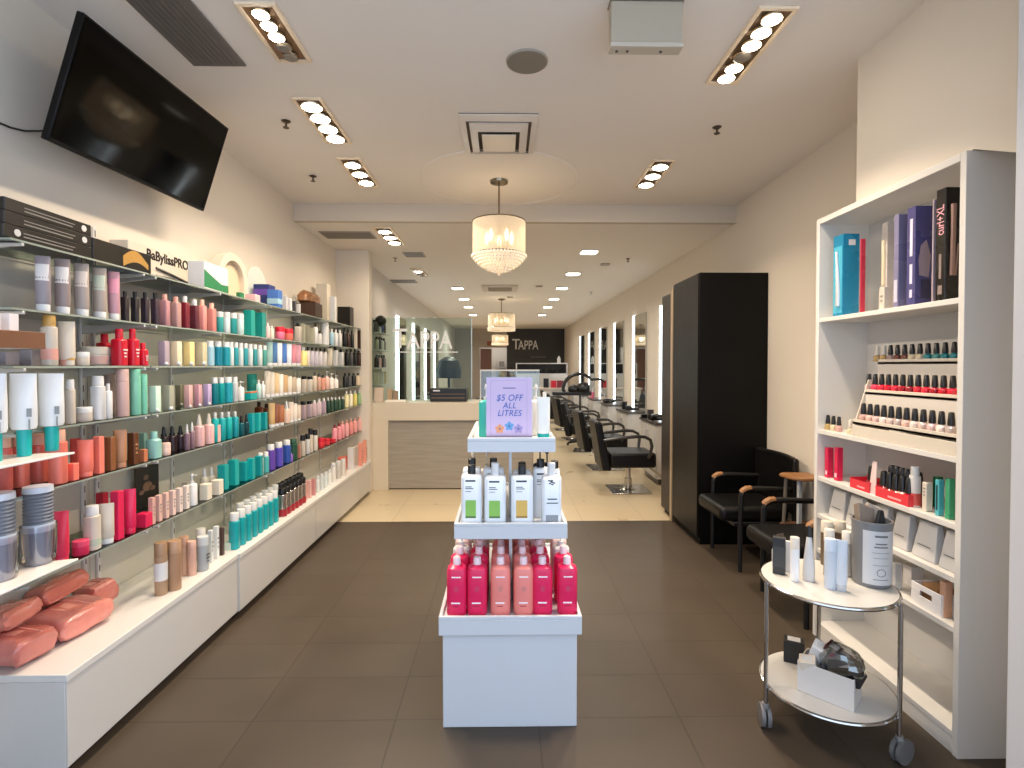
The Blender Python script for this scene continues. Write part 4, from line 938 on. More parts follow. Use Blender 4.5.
# middle tray: white bottles
zt2 = T2[4]+.0005
def whitebottle(px0, px1, ybody, ycap, Y, capc, patch, lab, lines=True, sq=4.5):
    a, b = aty(px0, 500, Y), aty(px1, 500, Y); w = b.x-a.x; x = (a.x+b.x)/2
    zs = aty((px0+px1)/2, ybody, Y).z-zt2; h = aty((px0+px1)/2, ycap, Y).z-zt2
    t = thing('white_bottle', lab, 'bottle', (x, Y, zt2), RZ, 'white bottles on the middle tray')
    hw = w/2; D = min(hw, .036)
    MB().loft([(0, D*.95, hw*.96, sq), (.004, D, hw, sq), (zs-.012, D, hw, sq), (zs-.003, D*.85, hw*.93, 3.5), (zs, D*.6, hw*.75, 3)], 28).build('body', mat('#eff1f3', .25), t)
    MB().loft([(zs, .0165, .0165, 2.6), (h-.002, .0165, .0165, 2.6), (h, .0145, .0145, 2.4)], 16).build('cap', cm(capc, .3), t)
    if patch:
        MB().box(D+.0002, D+.0012, -hw*.55, hw*.45, zs*.14, zs*.5).build('colour_label', cm(patch, .4), t, smooth=0)
        MB().box(D+.0003, D+.0016, -hw*.55, hw*.45, zs*.14, zs*.18).build('label_foot', cm('#5d7a42' if patch != '#e0b55c' else '#a47b35', .4), t, smooth=0)
    p = MB()
    if lines:
        p.box(D, D+.001, -hw*.55, hw*.4, zs*.87, zs*.905).box(D, D+.001, -hw*.55, hw*.05, zs*.76, zs*.775).box(D, D+.001, -hw*.55, hw*.2, zs*.725, zs*.74).box(D, D+.001, -hw*.55, hw*.0, zs*.67, zs*.68)
    else:
        for q in range(7):
            an = q/7*PI; p.loft([(0, .003, .006, 2), (.0008, .003, .006, 2)], 8); p.v[-16:] = [(D+v[2], -.004+v[1]*1+.013*math.cos(an)*(.4+.6*(q % 2)), zs*.84+v[0]+.02*math.sin(an)*(.5+.5*(q % 3)/2)) for v in p.v[-16:]]
        p.box(D, D+.001, -hw*.45, hw*.5, zs*.52, zs*.545).box(D, D+.001, -hw*.55, hw*.6, zs*.44, zs*.46)
    p.build('print', mat('#3f4348', .5), t, smooth=0)
    if not lines: MB().box(D, D+.001, -hw*.62, hw*.62, zs*.02, zs*.2).build('grey_label', mat('#8f9297', .5), t, smooth=0)
    return t
Yw = T2[2]+.062
whitebottle(461.5, 482, 473.5, 464.5, Yw, 'black', '#8fc257', 'white bottle with black cap and green label, front row on the counter side')
whitebottle(484.5, 506, 474.5, 462.5, Yw, 'white', '#8fc257', 'white bottle with white cap and green label on the middle tray')
whitebottle(511, 533, 474, 465, Yw, 'black', '#e0b55c', 'white bottle with black cap and yellow label on the middle tray')
whitebottle(541.5, 561, 475, 462.5, Yw, 'white', None, 'white bottle with grey flower emblem on the middle tray', lines=False)
Y2 = Yw+.095
whitebottle(463, 481, 467, 458, Y2, 'black', None, 'white bottle with black cap behind the green-labelled front one')
whitebottle(483, 504, 467, 458, Y2, 'black', None, 'white bottle with black cap behind the white-capped green one')
whitebottle(513, 531, 470, 462, Y2, 'black', None, 'white bottle with black cap behind the yellow-labelled one')
whitebottle(533, 548, 467, 459, Y2, 'black', None, 'tall white bottle with black cap between yellow label and flower emblem')
whitebottle(549.5, 559.5, 468, 460.5, Y2, 'black', None, 'white bottle with black cap behind the flower emblem')
for k, (a, b, c) in enumerate([(466, 480, '#eedfd0'), (480, 494, '#efe3d8'), (533, 547, '#30343c'), (540, 554, '#4a4f57')]):
    Y = Y2+.11+(.09 if k == 2 else 0); p = aty((a+b)/2, 470, Y); w = (b-a)/F*Y
    product('pump', (p.x, Y, zt2), w, w*.8, .27+.012*(k > 1), c, 'cream' if k < 2 else 'black', ['cream pump bottle at the back of the middle tray, outermost', 'cream pump bottle at the back of the middle tray beside the fin', 'charcoal pump bottle at the back of the middle tray', 'grey pump bottle with dark head behind the flower-emblem bottle'][k], 'pump bottles on the middle tray', RZ)
# top tray
zt3 = T3[4]+.0005
Ys = T3[2]+.07
a, b = aty(486.5, 435, Ys), aty(532, 435, Ys); ztop = aty(510, 377.5, Ys).z; wS = b.x-a.x; hS = ztop-zt3
sg = thing('promotion_sign', 'lavender five dollars off sign standing on the top tray', 'sign', ((a.x+b.x)/2, Ys, zt3))
sg.rotation_euler = (R(-3), 0, 0)
MB().box(-wS/2, wS/2, -.001, .001, .004, hS).build('paper', mat('#cdb6d6', .4), sg, smooth=0)
MB().box(-wS/2-.003, wS/2+.003, .0015, .004, 0, hS+.003).box(-wS/2-.003, wS/2+.003, -.004, -.0025, 0, hS*.05).box(-wS/2-.003, wS/2+.003, -.03, .05, -.0005, .002).build('acrylic_holder', clear('#f4f6f8', .06), sg, smooth=0)
blue = mat('#3f5fb0', .5); MS = basis((1, 0, 0), (0, 0, 1))
for s, zz, sz in (('$5 OFF', .665, .145), ('ALL', .54, .14), ('LITRES', .415, .14)):
    text('lettering', s, hS*sz, blue, sg, (0, -.0014, hS*zz), MS, .0004, shear=.22, sx=.92, space=1.05)
db = MB()
for k in range(24):
    q = (k+.5)/24
    for (x, z) in ((-wS*.41, hS*(.06+.9*q)), (wS*.39, hS*(.06+.9*q))): db.box(x-.0007, x+.0007, -.0016, -.0012, z-.003, z+.003)
for k in range(16):
    q = (k+.5)/16
    for z in (hS*.055, hS*.955): x = -wS*.4+wS*.79*q; db.box(x-.003, x+.003, -.0016, -.0012, z-.0007, z+.0007)
db.build('dashed_border', mat('#7d74a6', .5), sg, smooth=0)
MB().box(-wS*.14, wS*.14, -.0016, -.0012, hS*.82, hS*.835).build('heading', mat('#5d5a86', .5), sg, smooth=0)
for k, (fx, fz, c, nm) in enumerate(((-.21, .165, '#e9a06e', 'orange'), (0, .21, '#6aa3d8', 'blue'), (.2, .165, '#a294c8', 'violet'))):
    fl = MB(); b0 = 0
    for q in range(5):
        an = q*2*PI/5+PI/2; r1 = wS*.055
        fl.loft([(0, wS*.04, wS*.055, 2), (.0004, wS*.04, wS*.055, 2)], 12)
        ca, sa = math.cos(an), math.sin(an)
        fl.v[-24:] = [(fx*wS+ca*(r1+v[1]*.9)-sa*v[0], -.0013-v[2], fz*hS+sa*(r1+v[1]*.9)+ca*v[0]) for v in fl.v[-24:]]
    f = fl.build('flower', mat(c, .5), sg, smooth=0); f['label'] = f'{nm} flower print'
    MB().loft([(0, wS*.02, wS*.02, 2), (.0004, wS*.02, wS*.02, 2)], 12, fx*wS, 0).xf(Matrix.Translation((0, -.0018, fz*hS)) @ Matrix(((1, 0, 0), (0, 0, -1), (0, 1, 0))).to_4x4()).build('flower_centre', mat('#55608c', .5), f, smooth=0)
def ontop(kind, px0, px1, yt, Y, col, cap, lab, **k):
    p = aty((px0+px1)/2, 420, Y); w = (px1-px0)/F*Y; h = aty((px0+px1)/2, yt, Y).z-zt3
    return product(kind, (p.x, Y, zt3), w, w*.75, h, col, cap, lab, None, RZ, **k)
ontop('pump', 478.8, 494, 384, T3[2]+.15, '#35b5a5', 'white', 'turquoise pump bottle behind the lavender sign on its counter side', name='pump_bottle')
ontop('pump', 500, 516, 384, T3[2]+.18, '#e9e4e0', 'white', 'white pump bottle hidden mostly behind the lavender sign')
ontop('tube', 536.5, 550, 397, T3[2]+.085, '#e9e6dd', 'teal', 'white tube on teal cap beside the lavender sign')
ontop('pump', 529, 543, 384.5, T3[2]+.20, '#ebe6de', 'white', 'white pump bottle behind the teal-capped tube')
ontop('bottle', 539, 550, 392, T3[2]+.31, '#e6e0d4', 'white', 'white bottle at the back of the top tray')

# ---------------------------------------------------------------- reception counter
Yc = 6.13
xl, xr = aty(371.5, 450, Yc).x, aty(541, 450, Yc).x; zc = aty(430, 403, Yc).z; zlow = aty(430, 420.5, Yc).z; xi = aty(388, 450, Yc).x
crm = mat('#cfc3ad', .4)
ct = thing('reception_counter', 'cream reception counter with recessed grey-beige front panel', 'counter', (0, 0, 0))
MB().box(xl, xr, Yc, Yc+.65, zlow, zc).box(xl, xi, Yc, Yc+.65, 0, zlow).box(xr-.09, xr, Yc, Yc+.65, 0, zlow).build('counter_frame', crm, ct, bevel=.003)
MB().box(xi, xr-.09, Yc+.04, Yc+.06, .015, zlow).build('front_panel', woodmat('#938a7c', '#9f9788', 2.5, .45, 'X'), ct)
MB().box(xi, xr-.09, Yc+.05, Yc+.4, 0, .014).build('toe_kick', mat('#4a3a2c', .6), ct)
# glass screen with lettering on the counter
Yg = Yc+.45
g0, g1 = aty(372, 402, Yg), aty(471.5, 318, Yg)
gs = thing('glass_screen', 'tall clear glass screen with white lettering on the reception counter', 'glass screen', (0, 0, 0))
MB().box(WXR+.003, g1.x, Yg, Yg+.01, zc+.001, g1.z).build('glass_pane', [clear('#e8f1ec', .0), edge], gs, smooth=0)
MB().box(g1.x-.004, g1.x+.006, Yg-.003, Yg+.013, zc+.001, g1.z+.003).build('edge_trim', mat('#b9c3bf', .3, .3), gs)
pa, pb = aty(394, 340, Yg), aty(458, 340, Yg); tz0, tz1 = aty(400, 349.5, Yg).z, aty(400, 331.5, Yg).z
lettm = mat('#eef0ee', .5)
th_ = (tz1-tz0)/.72
Lw = pb.x-pa.x
def smallcaps(parent, x0, w, zb, th, y, m, ext):
    # a tall first letter and smaller capitals after it
    text('lettering', 'T', th*1.12, m, parent, (x0, y, zb+th*.4), MS, ext, 'LEFT', sx=.9)
    text('lettering', 'APPA', th*.98, m, parent, (x0+w*.225, y, zb+th*.34), MS, ext, 'LEFT', sx=(w*.79)/(th*.98*2.62))
smallcaps(gs, pa.x-.02, Lw, tz0, th_, Yg-.002, lettm, .001)
MB().box(pa.x, pb.x, Yg-.003, Yg-.001, aty(400, 352.5, Yg).z, aty(400, 351.6, Yg).z).build('underline', lettm, gs, smooth=0)
# low clear acrylic screen further along the counter
g2 = thing('acrylic_screen', 'low clear acrylic screen at the far end of the reception counter', 'screen', (0, 0, 0))
qa, qb = aty(481, 371, Yg), aty(539.5, 371, Yg)
MB().box(qa.x, qb.x, Yg, Yg+.006, zc+.001, qa.z).build('pane', clear('#eef3f0', .06), g2, smooth=0)
MB().box(qa.x, qb.x, Yg-.002, Yg+.008, qa.z-.001, qa.z+.018).box(qa.x-.012, qa.x, Yg-.002, Yg+.008, zc+.001, qa.z+.018).build('top_rail', mat('#d9d9d4', .3), g2)
# black cash drawer / printer block on the counter
ka, kb = aty(431, 403, Yc+.3), aty(467, 388, Yc+.3)
t = thing('receipt_machine', 'wide black till unit on the counter behind the glass', 'till', ((ka.x+kb.x)/2, Yc+.3, zc+.001)); w = (kb.x-ka.x)/2; h = kb.z-zc-.002
MB().box(-w, w, -.1, .13, 0, h).build('casing', mat('#0f0e0d', .4), t, bevel=.006)
MB().box(-w*.92, w*.92, -.104, -.1, h*.25, h*.32).box(-w*.92, w*.92, -.104, -.1, h*.55, h*.6).build('slot_trim', mat('#6b5236', .4), t, smooth=0)
MB().box(-w*.82, -w*.45, -.1045, -.1, h*.78, h*.88).build('name_plate', mat('#d8d8d8', .4), t, smooth=0)
t = thing('brochure_holder', 'pale brochure stand on the counter by the pillar', 'brochure holder', (aty(378, 400, Yc+.25).x, Yc+.25, zc+.001))
MB().hexa([(-.05, -.01, 0), (.06, -.01, 0), (.06, .05, 0), (-.05, .05, 0), (-.05, .03, .17), (.06, .03, .17), (.06, .045, .17), (-.05, .045, .17)]).build('holder', mat('#cdb9a6', .4), t, bevel=.003)
MB().box(-.04, .05, -.001, .012, .02, .11).build('leaflet', mat('#e6dccf', .5), t, rot=(R(-12), 0, 0))
pt = aty(397, 402, Yc+.2)
tk = tag(MB().box(-.12, .12, -.06, .06, 0, .025).build('paper_tray', mat('#efe8dc', .5), bevel=.004), 'flat pale paper tray on the counter beside the brochures', 'tray'); tk.location = (pt.x, Yc+.16, zc+.001)
for i, (px, c, h_) in enumerate(((390, '#b59c7e', .15), (396, '#a08a70', .13))):
    p = aty(px, 400, Yc+.35); product('box', (p.x, Yc+.36, zc+.001), .05, .06, h_, c, label=['tall tan carton on the counter behind the paper tray', 'shorter tan carton on the counter behind the paper tray'][i])
# teal-grey styling clutter behind the counter: a trolley
t = thing('equipment_cart', 'dark equipment cart standing behind the glass screen', 'trolley', (aty(452, 380, 8.4).x, 8.4, 0))
for z in (.2, .62, 1.0): MB().box(-.24, .24, -.18, .18, z, z+.05).build('shelf', mat('#2e3432', .4), t, bevel=.006)
for sx in (-.22, .22):
    for sy in (-.16, .16): MB().cyl(.014, .04, 1.05, 8, sx, sy).build('leg', mat('#7a7f7d', .3, .8), t)
    for sy in (-.16, .16): MB().sphere(.035, (sx, sy, .036), 10, 6).build('caster', mat('#222', .5), t)
t = thing('dryer_hood', 'dark teal hooded dryer on the cart behind the glass', 'hood dryer', (aty(452, 360, 8.4).x-.05, 8.4, 1.052))
MB().loft([(0, .12, .12, 2), (.03, .11, .11, 2)], 18).build('foot', mat('#20282a', .4), t)
MB().cyl(.02, .03, .3, 10).build('stem', mat('#20282a', .4), t)
MB().loft([(.22, .2, .2, 2), (.34, .21, .21, 2), (.5, .16, .16, 2), (.56, .06, .06, 2)], 20).build('hood', mat('#121819', .4), t)

# ---------------------------------------------------------------- rear salon: mirrors, stations, chairs
mir = mat('#c9cfd0', .03, 1); strip = mat('#eefaff', emit=9)
def mirror(side, Y, i):
    X = WX1 if side > 0 else WXR
    t = thing('styling_mirror', f'{ORD[i+1]} tall lit mirror from the {"wardrobe on the right" if side > 0 else "counter on the left"} wall', 'mirror', (X, Y, 1.46), 0, 'lit salon mirrors')
    s = -side
    ya, yb = (-.72, -.03) if side > 0 else (.03, .72)
    MB().box(*sorted((s*.002, s*.025)), ya, yb, -.82, .82).build('glass', mir, t, smooth=0)
    MB().box(*sorted((s*.002, s*.035)), -.032, .032, -.84, .82).build('light_strip', strip, t, smooth=0)
    return t
for i, Y in enumerate((7.02, 8.51, 9.98, 11.48, 12.97, 14.5)): mirror(1, Y, i)
for i, Y in enumerate((8.5, 10, 11.5, 13)): mirror(-1, Y, i)
topd = mat('#4a4541', .3)
def station(side, Y, i):
    X = WX1 if side > 0 else WXR; s = -side
    t = thing('styling_station', f'{ORD[i+1]} white styling cabinet with dark top from the {"wardrobe" if side > 0 else "counter"}', 'cabinet', (X, Y, 0), 0, 'styling cabinets')
    xs = sorted((s*.04, s*.29))
    MB().box(xs[0], xs[1], -.36, .36, .08, .74).build('cabinet_body', whites, t, bevel=.004)
    xs2 = sorted((s*.04, s*.31))
    MB().box(xs2[0], xs2[1], -.38, .38, .741, .775).build('dark_top', topd, t, bevel=.004)
    xs3 = sorted((s*.291, s*.298))
    for q in (-1, 1):
        d = MB().box(xs3[0], xs3[1], *sorted((q*.005, q*.35)), .1, .72).build('door', whites, t, bevel=.002)
        MB().tube([(s*.312, q*.05, .55), (s*.312, q*.05, .65)], .006, 8).build('handle', met, d)
    MB().box(*sorted((s*.05, s*.25)), -.3, .3, 0, .08).build('toe_kick', topd, t)
SY = (6.66, 8.15, 9.62, 11.12, 12.6, 14.1)
for i, Y in enumerate(SY): station(1, Y, i)
for i, Y in enumerate((8.86, 10.36, 11.86, 13.36)): station(-1, Y, i)
# small things standing on the stations
def hairdryer(loc, rz, lab):
    t = thing('hair_dryer', lab, 'hair dryer', loc, rz, 'hair dryers on the stations')
    MB().loft([(-.1, .035, .035, 2), (-.05, .045, .045, 2), (.04, .038, .038, 2), (.12, .024, .03, 2.5)], 16).xf(Matrix.Translation((0, 0, .047)) @ Matrix.Rotation(PI/2, 4, 'Y')).build('barrel', mat('#121112', .35), t)
    MB().loft([(0, .018, .022, 2.4), (.13, .015, .018, 2.4)], 12).xf(Matrix.Translation((-.02, -.03, .03)) @ Matrix.Rotation(PI/2, 4, 'X')).build('handle', mat('#181717', .4), t)
hairdryer((1.90, 6.5, .778), .6, 'black hair dryer lying on the first styling cabinet')
hairdryer((1.92, 7.98, .778), 1.2, 'black hair dryer lying on the second styling cabinet')
hairdryer((1.92, 9.5, .778), .2, 'black hair dryer lying on the third styling cabinet')
for i, (x, y, c, h) in enumerate(((1.92, 6.78, 'dgrey', .12), (1.86, 6.88, 'black', .05), (1.93, 8.3, 'black', .12), (1.9, 9.8, 'pink', .15), (1.86, 9.7, 'ivory', .12), (1.9, 11.1, 'dpink', .2), (1.88, 11.35, 'pink', .16), (1.9, 12.6, 'white', .16))):
    product('pump' if h > .14 else 'box', (x, y, .776), .07, .07, h, c, 'white', f'{["charcoal", "flat black", "black", "pale pink", "ivory", "hot pink", "blush", "white"][i]} pack on the {["first", "first", "second", "third", "third", "fourth", "fourth", "fifth"][i]} styling cabinet', None, PI)
# styling chairs
leather = mat('#080606', .45, spec=.3, bump=.1, bscale=120); chrome = mat('#b9b5ae', .18, 1); armm = mat('#2b2724', .3, spec=.7)
def styling_chair(lab):
    t = thing('styling_chair', lab, 'chair', (0, 0, 0), 0, 'styling chairs in the salon row')
    MB().box(-.26, .27, -.24, .24, .30, .47).build('seat', leather, t, bevel=.03, segs=3)
    b = MB().hexa([(-.35, -.25, .27), (-.24, -.25, .27), (-.24, .25, .27), (-.35, .25, .27), (-.44, -.24, .83), (-.36, -.24, .83), (-.36, .24, .83), (-.44, .24, .83)]).build('backrest', leather, t, bevel=.025, segs=3)
    for s in (-1, 1):
        y = s*.275
        MB().tube([(-.34, y*.93, .62), (-.2, y, .645), (.02, y, .668), (.12, y, .665), (.185, y, .63), (.205, y, .56), (.19, y*.95, .46), (.17, y*.9, .42)], [.016, .018, .02, .02, .02, .019, .017, .015], 10).build('armrest', armm, t)
    MB().cyl(.03, .03, .30, 14).cyl(.045, .03, .14, 14).build('column', chrome, t)
    MB().box(-.23, .23, -.23, .23, .001, .012).loft([(.012, .09, .09, 2), (.03, .05, .05, 2)], 16).build('base_plate', chrome, t, bevel=.004)
    MB().tube([(.2, -.1, .31), (.36, -.12, .18), (.42, 0, .15), (.36, .12, .18), (.2, .1, .31)], .012, 8).build('footrest', chrome, t)
    return t
CXs = 1.47
ch = styling_chair('black styling chair on square chrome base closest to the wardrobe')
CY = (6.12, 7.45, 8.95, 10.4, 11.9, 13.4)
ch.location = (CXs, CY[0], 0)
for i, Y in enumerate(CY[1:]):
    dup(ch, (CXs-.03*(i+1)*.6, Y, 0), R((4, -12, 8, -3, 0)[i]), f'black styling chair, {ORD[i+2]} in the row counting from the wardrobe')
# left row, mostly hidden by the counter
for i, Y in enumerate((9.0, 10.5)): dup(ch, (-.92, Y, 0), PI, f'black styling chair behind the counter, {["first", "second"][i]} along the left mirrors')
# climazone / hood dryer with ring arm
t = thing('hood_processor', 'black ring-arm hair processor standing between the far styling chairs', 'hair processor', (1.42, 9.68, 0))
blk = mat('#141313', .35)
for k in range(4):
    an = k*PI/2+.5; l = MB().tube([(0, 0, .07), (.28*math.cos(an), .28*math.sin(an), .05)], .02, 8).build('base_leg', blk, t)
    MB().sphere(.028, (.28*math.cos(an), .28*math.sin(an), .028), 10, 6).build('caster', blk, l)
MB().cyl(.02, .05, .92, 10).build('pole', blk, t)
MB().sphere(.14, (.06, 0, 1.05), 16, 10, .85).sphere(.11, (-.12, .02, 1.03), 14, 8, .8).build('motor_pod', blk, t)
MB().tube([(-.28, 0, .99)]+[(-.02+.3*math.cos(a_), 0, 1.02+.3*math.sin(a_)) for a_ in [R(180-i*14) for i in range(11)]]+[(.36, 0, 1.22), (.46, 0, 1.17)], [.035]*9+[.03, .03, .025, .025, .02], 10).build('ring_arm', blk, t)
MB().box(-.52, .2, -.1, .1, .92, .985).build('tray_arm', blk, t, bevel=.01)
# far counter and backwash screen
q0, q1 = aty(521, 392, 14.3), aty(566, 392, 14.3)
t = thing('colour_bar', 'low white counter in front of the dark back wall', 'counter', (0, 0, 0))
MB().box(q0.x, q1.x, 14.3, 14.7, 0, .82).build('counter_body', whites, t, bevel=.005)
MB().box(q0.x-.03, q1.x+.03, 14.27, 14.73, .821, .86).build('worktop', mat('#d9c9bb', .35), t, bevel=.004)
for i, (px, wpx, h, c, lab) in enumerate(((546, 5, .26, 'black', 'black box on the far white counter'), (553.5, 5.5, .2, 'red', 'red box on the far counter beside the black box'), (560, 6, .2, 'dred', 'darker red box at the end of the far counter'))):
    p = aty(px, 385, 14.5); product('box', (p.x, 14.5, .861), wpx/F*14.5, .12, h, c, label=lab, rotz=RZ)
q0, q1 = aty(516, 370, 15.2), aty(567.5, 370, 15.2); zt_, zb_ = aty(540, 363, 15.2).z, aty(540, 373.5, 15.2).z
t = thing('towel_unit', 'white partition with open towel shelf before the dark back wall', 'shelf unit', (0, 0, 0))
MB().box(q0.x, q1.x, 15.2, 15.55, 0, zb_).build('partition', whites, t, bevel=.004)
MB().box(q0.x, q1.x, 15.2, 15.55, zt_-.03, zt_).box(q0.x, q0.x+.03, 15.2, 15.55, zb_, zt_-.03).box(q1.x-.03, q1.x, 15.2, 15.55, zb_, zt_-.03).build('shelf_frame', whites, t)
MB().box(q0.x+.03, q1.x-.03, 15.52, 15.55, zb_, zt_-.03).build('shelf_back', mat('#3a3634', .6), t)
N = 12; wv = (q1.x-q0.x-.08)/N
for i in range(N):
    o = tag(MB().loft([(-.15, wv*.46, wv*.46, 2), (.15, wv*.46, wv*.46, 2)], 14).build('rolled_towel', mat('#171515', .9)), f'rolled black towel, {ORD[i+1]} of twelve from the doorway end of the towel shelf', 'towel', 'rolled black towels')
    o.rotation_euler = (PI/2, 0, 0); o.location = (q0.x+.04+wv*(i+.5), 15.36, zb_+wv*.46+.001)
product('bottle', (aty(559, 360, 15.35).x, 15.37, zt_+.001), .1, .1, .2, 'lgrey', 'white', 'pale bottle standing on top of the far towel shelf', None, RZ)
# wall lettering on the dark feature wall
q0, q1 = aty(512.5, 345, YB), aty(540, 345, YB); tz0, tz1 = aty(520, 350, YB).z, aty(520, 340.5, YB).z
ws = thing('wall_sign', 'white raised lettering on the dark back wall', 'sign', (0, 0, 0))
smallcaps(ws, q0.x-.02, (q1.x-q0.x)*1.02, tz0, (tz1-tz0)/.72, YB-.012, mat('#d8d4cf', .5), .008)
sc = MB(); x = aty(530, 357, YB).x; zz = aty(530, 357, YB).z
sc.tube([(x+.56*i/24, YB-.01, zz+.035*math.sin(i*1.9)) for i in range(25)], .007, 6); sc.build('script_line', mat('#8f8a85', .5), ws)
# red-brown exit box and back-room door
p = aty(492, 343.5, YB)
t = tag(MB().box(p.x-.17, p.x+.17, YB-.06, YB-.002, p.z-.08, p.z+.08).build('sign_box', mat('#9a5a3c', .5), bevel=.006), 'small reddish-brown box sign above the back doorway', 'sign')
t = thing('storage_shelf', 'white shelf unit with small items inside the back room', 'shelf unit', (aty(503, 370, YB+1.6).x, YB+1.7, 0))
for z in (.6, 1.0, 1.4): MB().box(-.25, .25, -.14, .14, z, z+.025).build('shelf', whites, t)
for sx in (-.27, .25): MB().box(sx, sx+.02, -.14, .14, 0, 1.7).build('side_panel', whites, t)
for i, (z, c) in enumerate(((.626, 'dgrey'), (1.026, 'beige'), (1.426, 'grey'))): product('box', (t.location.x-.05, t.location.y, z), .2, .2, .22, c, label=f'{["charcoal", "beige", "grey"][i]} carton on the {["lowest", "middle", "topmost"][i]} back-room shelf', rotz=RZ)
# little product shelves on the rear left wall beyond the pillar
LB2 = [(326, .0), (345, .0), (366, .0), (386, .0)]
for k, py in enumerate((333, 350, 367.5, 384.5)):
    z = aty(380, py, 7.1).z
    t = thing('wall_shelf', f'{ORD[k+1]} small shelf from the top on the wall beyond the pillar', 'shelf', (WXR+.001, 7.15, z), 0, 'small shelves beyond the pillar')
    MB().box(0, .12, -.3, .3, -.012, 0).build('shelf_board', mat('#c4c8c4', .3), t, bevel=.002)
    MB().box(0, .01, -.28, -.25, -.06, -.013).box(0, .01, .25, .28, -.06, -.013).build('bracket', met, t)
    for j in range(4):
        product('bottle' if k != 3 else 'box', (WXR+.06, 6.93+j*.14, z+.0008), .065, .06, .17, [['dgrey', 'lgrey', 'navy', 'dgrey'], ['olive', 'dgrey', 'lgrey', 'grey'], ['plum', 'pink', 'plum', 'mauve'], ['ivory', 'lgrey', 'white', 'beige']][k][j], 'black', f'{["small dark bottle", "grey bottle", "plum or pink bottle", "pale carton"][k]}, {ORD[j+1]} from the pillar on the {ORD[k+1]} small wall shelf', 'small packs beyond the pillar')
p = aty(381, 321, 7.0)
t = thing('wall_speaker', 'black round speaker ball on the wall beyond the pillar', 'speaker', (WXR, 7.0, p.z))
MB().sphere(.075, (.1, 0, 0), 18, 12).build('ball', blk, t); MB().cyl(.015, 0, .05, 8).xf(Matrix.Rotation(PI/2, 4, 'Y')).build('bracket', blk, t)

# ---------------------------------------------------------------- tall black wardrobe and waiting chairs
bk = mat('#050403', .5, spec=.2); bk2 = mat('#120e0b', .45, spec=.3); brn = mat('#2c2420', .45)
t = thing('tall_wardrobe', 'tall black wardrobe against the beige right-hand wall', 'wardrobe', (0, 0, 0))
MB().box(1.588, WX1-.002, 4.205, 4.84, .06, 2.225).build('carcass', bk, t, bevel=.003)
MB().box(1.578, 1.588, 4.215, 4.83, .07, 2.215).build('door', bk2, t, bevel=.002)
MB().box(1.61, WX1-.002, 4.225, 4.83, 0, .06).build('plinth', bk, t)
t = thing('door_edge_post', 'slim beige-edged post between the black wardrobe and brown panel', 'post', (0, 0, 0))
MB().box(1.585, 1.66, 4.845, 4.905, 0, 2.19).build('post', mat('#4a3c30', .4), t, bevel=.003)
MB().box(1.572, 1.5845, 4.85, 4.895, 0, 2.19).build('beige_edge', mat('#b9a284', .35, .3), t, bevel=.002)
t = thing('brown_panel_unit', 'dark brown narrow cabinet standing behind the wardrobe', 'cabinet', (0, 0, 0))
MB().box(1.59, WX1-.002, 4.91, 5.22, 0.05, 2.16).build('carcass', brn, t, bevel=.003)
MB().box(1.62, WX1-.002, 4.93, 5.2, 0, .05).build('plinth', bk, t)
MB().box(1.584, 1.59, 4.93, 5.2, .07, 2.14).build('door', brn, t, bevel=.002)
seatm = mat('#080707', .45, spec=.3, bump=.08, bscale=90); legm = mat('#0a0909', .45); woodt = woodmat('#855832', '#9a6c40', 3, .45, 'X')
def armchair(lab):
    t = thing('armchair', lab, 'armchair', (0, 0, 0), 0, 'black waiting armchairs')
    # faces -X; origin on the floor below the middle of the seat
    MB().box(-.33, .17, -.225, .225, .35, .455).build('seat', seatm, t, bevel=.035, segs=4)
    bkp = []
    n = 12
    b = MB()
    for xx in (0, .05):
        for (zz) in (.45, .80):
            pass
    pts = [(.20+.06*(1-math.cos((i/n-.5)*PI*.9)) * -1+.05, -.285+.57*i/n) for i in range(n+1)]
    inner = [(x_-.045, y_) for x_, y_ in pts]
    poly = pts+inner[::-1]
    b.prism(poly, .40, .81, 'z')
    b.build('backrest', seatm, t, bevel=.018, segs=3)
    for s in (-1, 1):
        y = s*.245
        l = MB().tube([(-.20, y, 0), (-.20, y, .3), (-.195, y, .55)], [.014, .017, .018], 10).build('leg', legm, t)
        MB().tube([(.2, y, 0), (.19, y, .3), (.18, y, .57)], [.014, .017, .017], 10).build('leg', legm, t)
        ar = MB().tube([(-.195, y, .54), (-.185, y, .572), (-.15, y, .59), (-.08, y, .595), (.18, y, .585)], [.018, .02, .021, .02, .017], 10).build('arm', legm, t)
        MB().tube([(-.194, y, .566), (-.184, y, .579), (-.158, y, .594), (-.125, y, .598)], [.0195, .0215, .0225, .0205], 10).build('wood_tip', woodt, ar)
    MB().box(-.24, .18, -.235, .235, .32, .35).build('seat_frame', legm, t, bevel=.004)
    return t
a1 = armchair('black armchair with wooden arm tips in front of the black wardrobe')
a1.location = (1.88, 3.90, 0)
dup(a1, (1.885, 3.095, 0), 0, 'black armchair with wooden arm tips beside the trolley and bookcase')
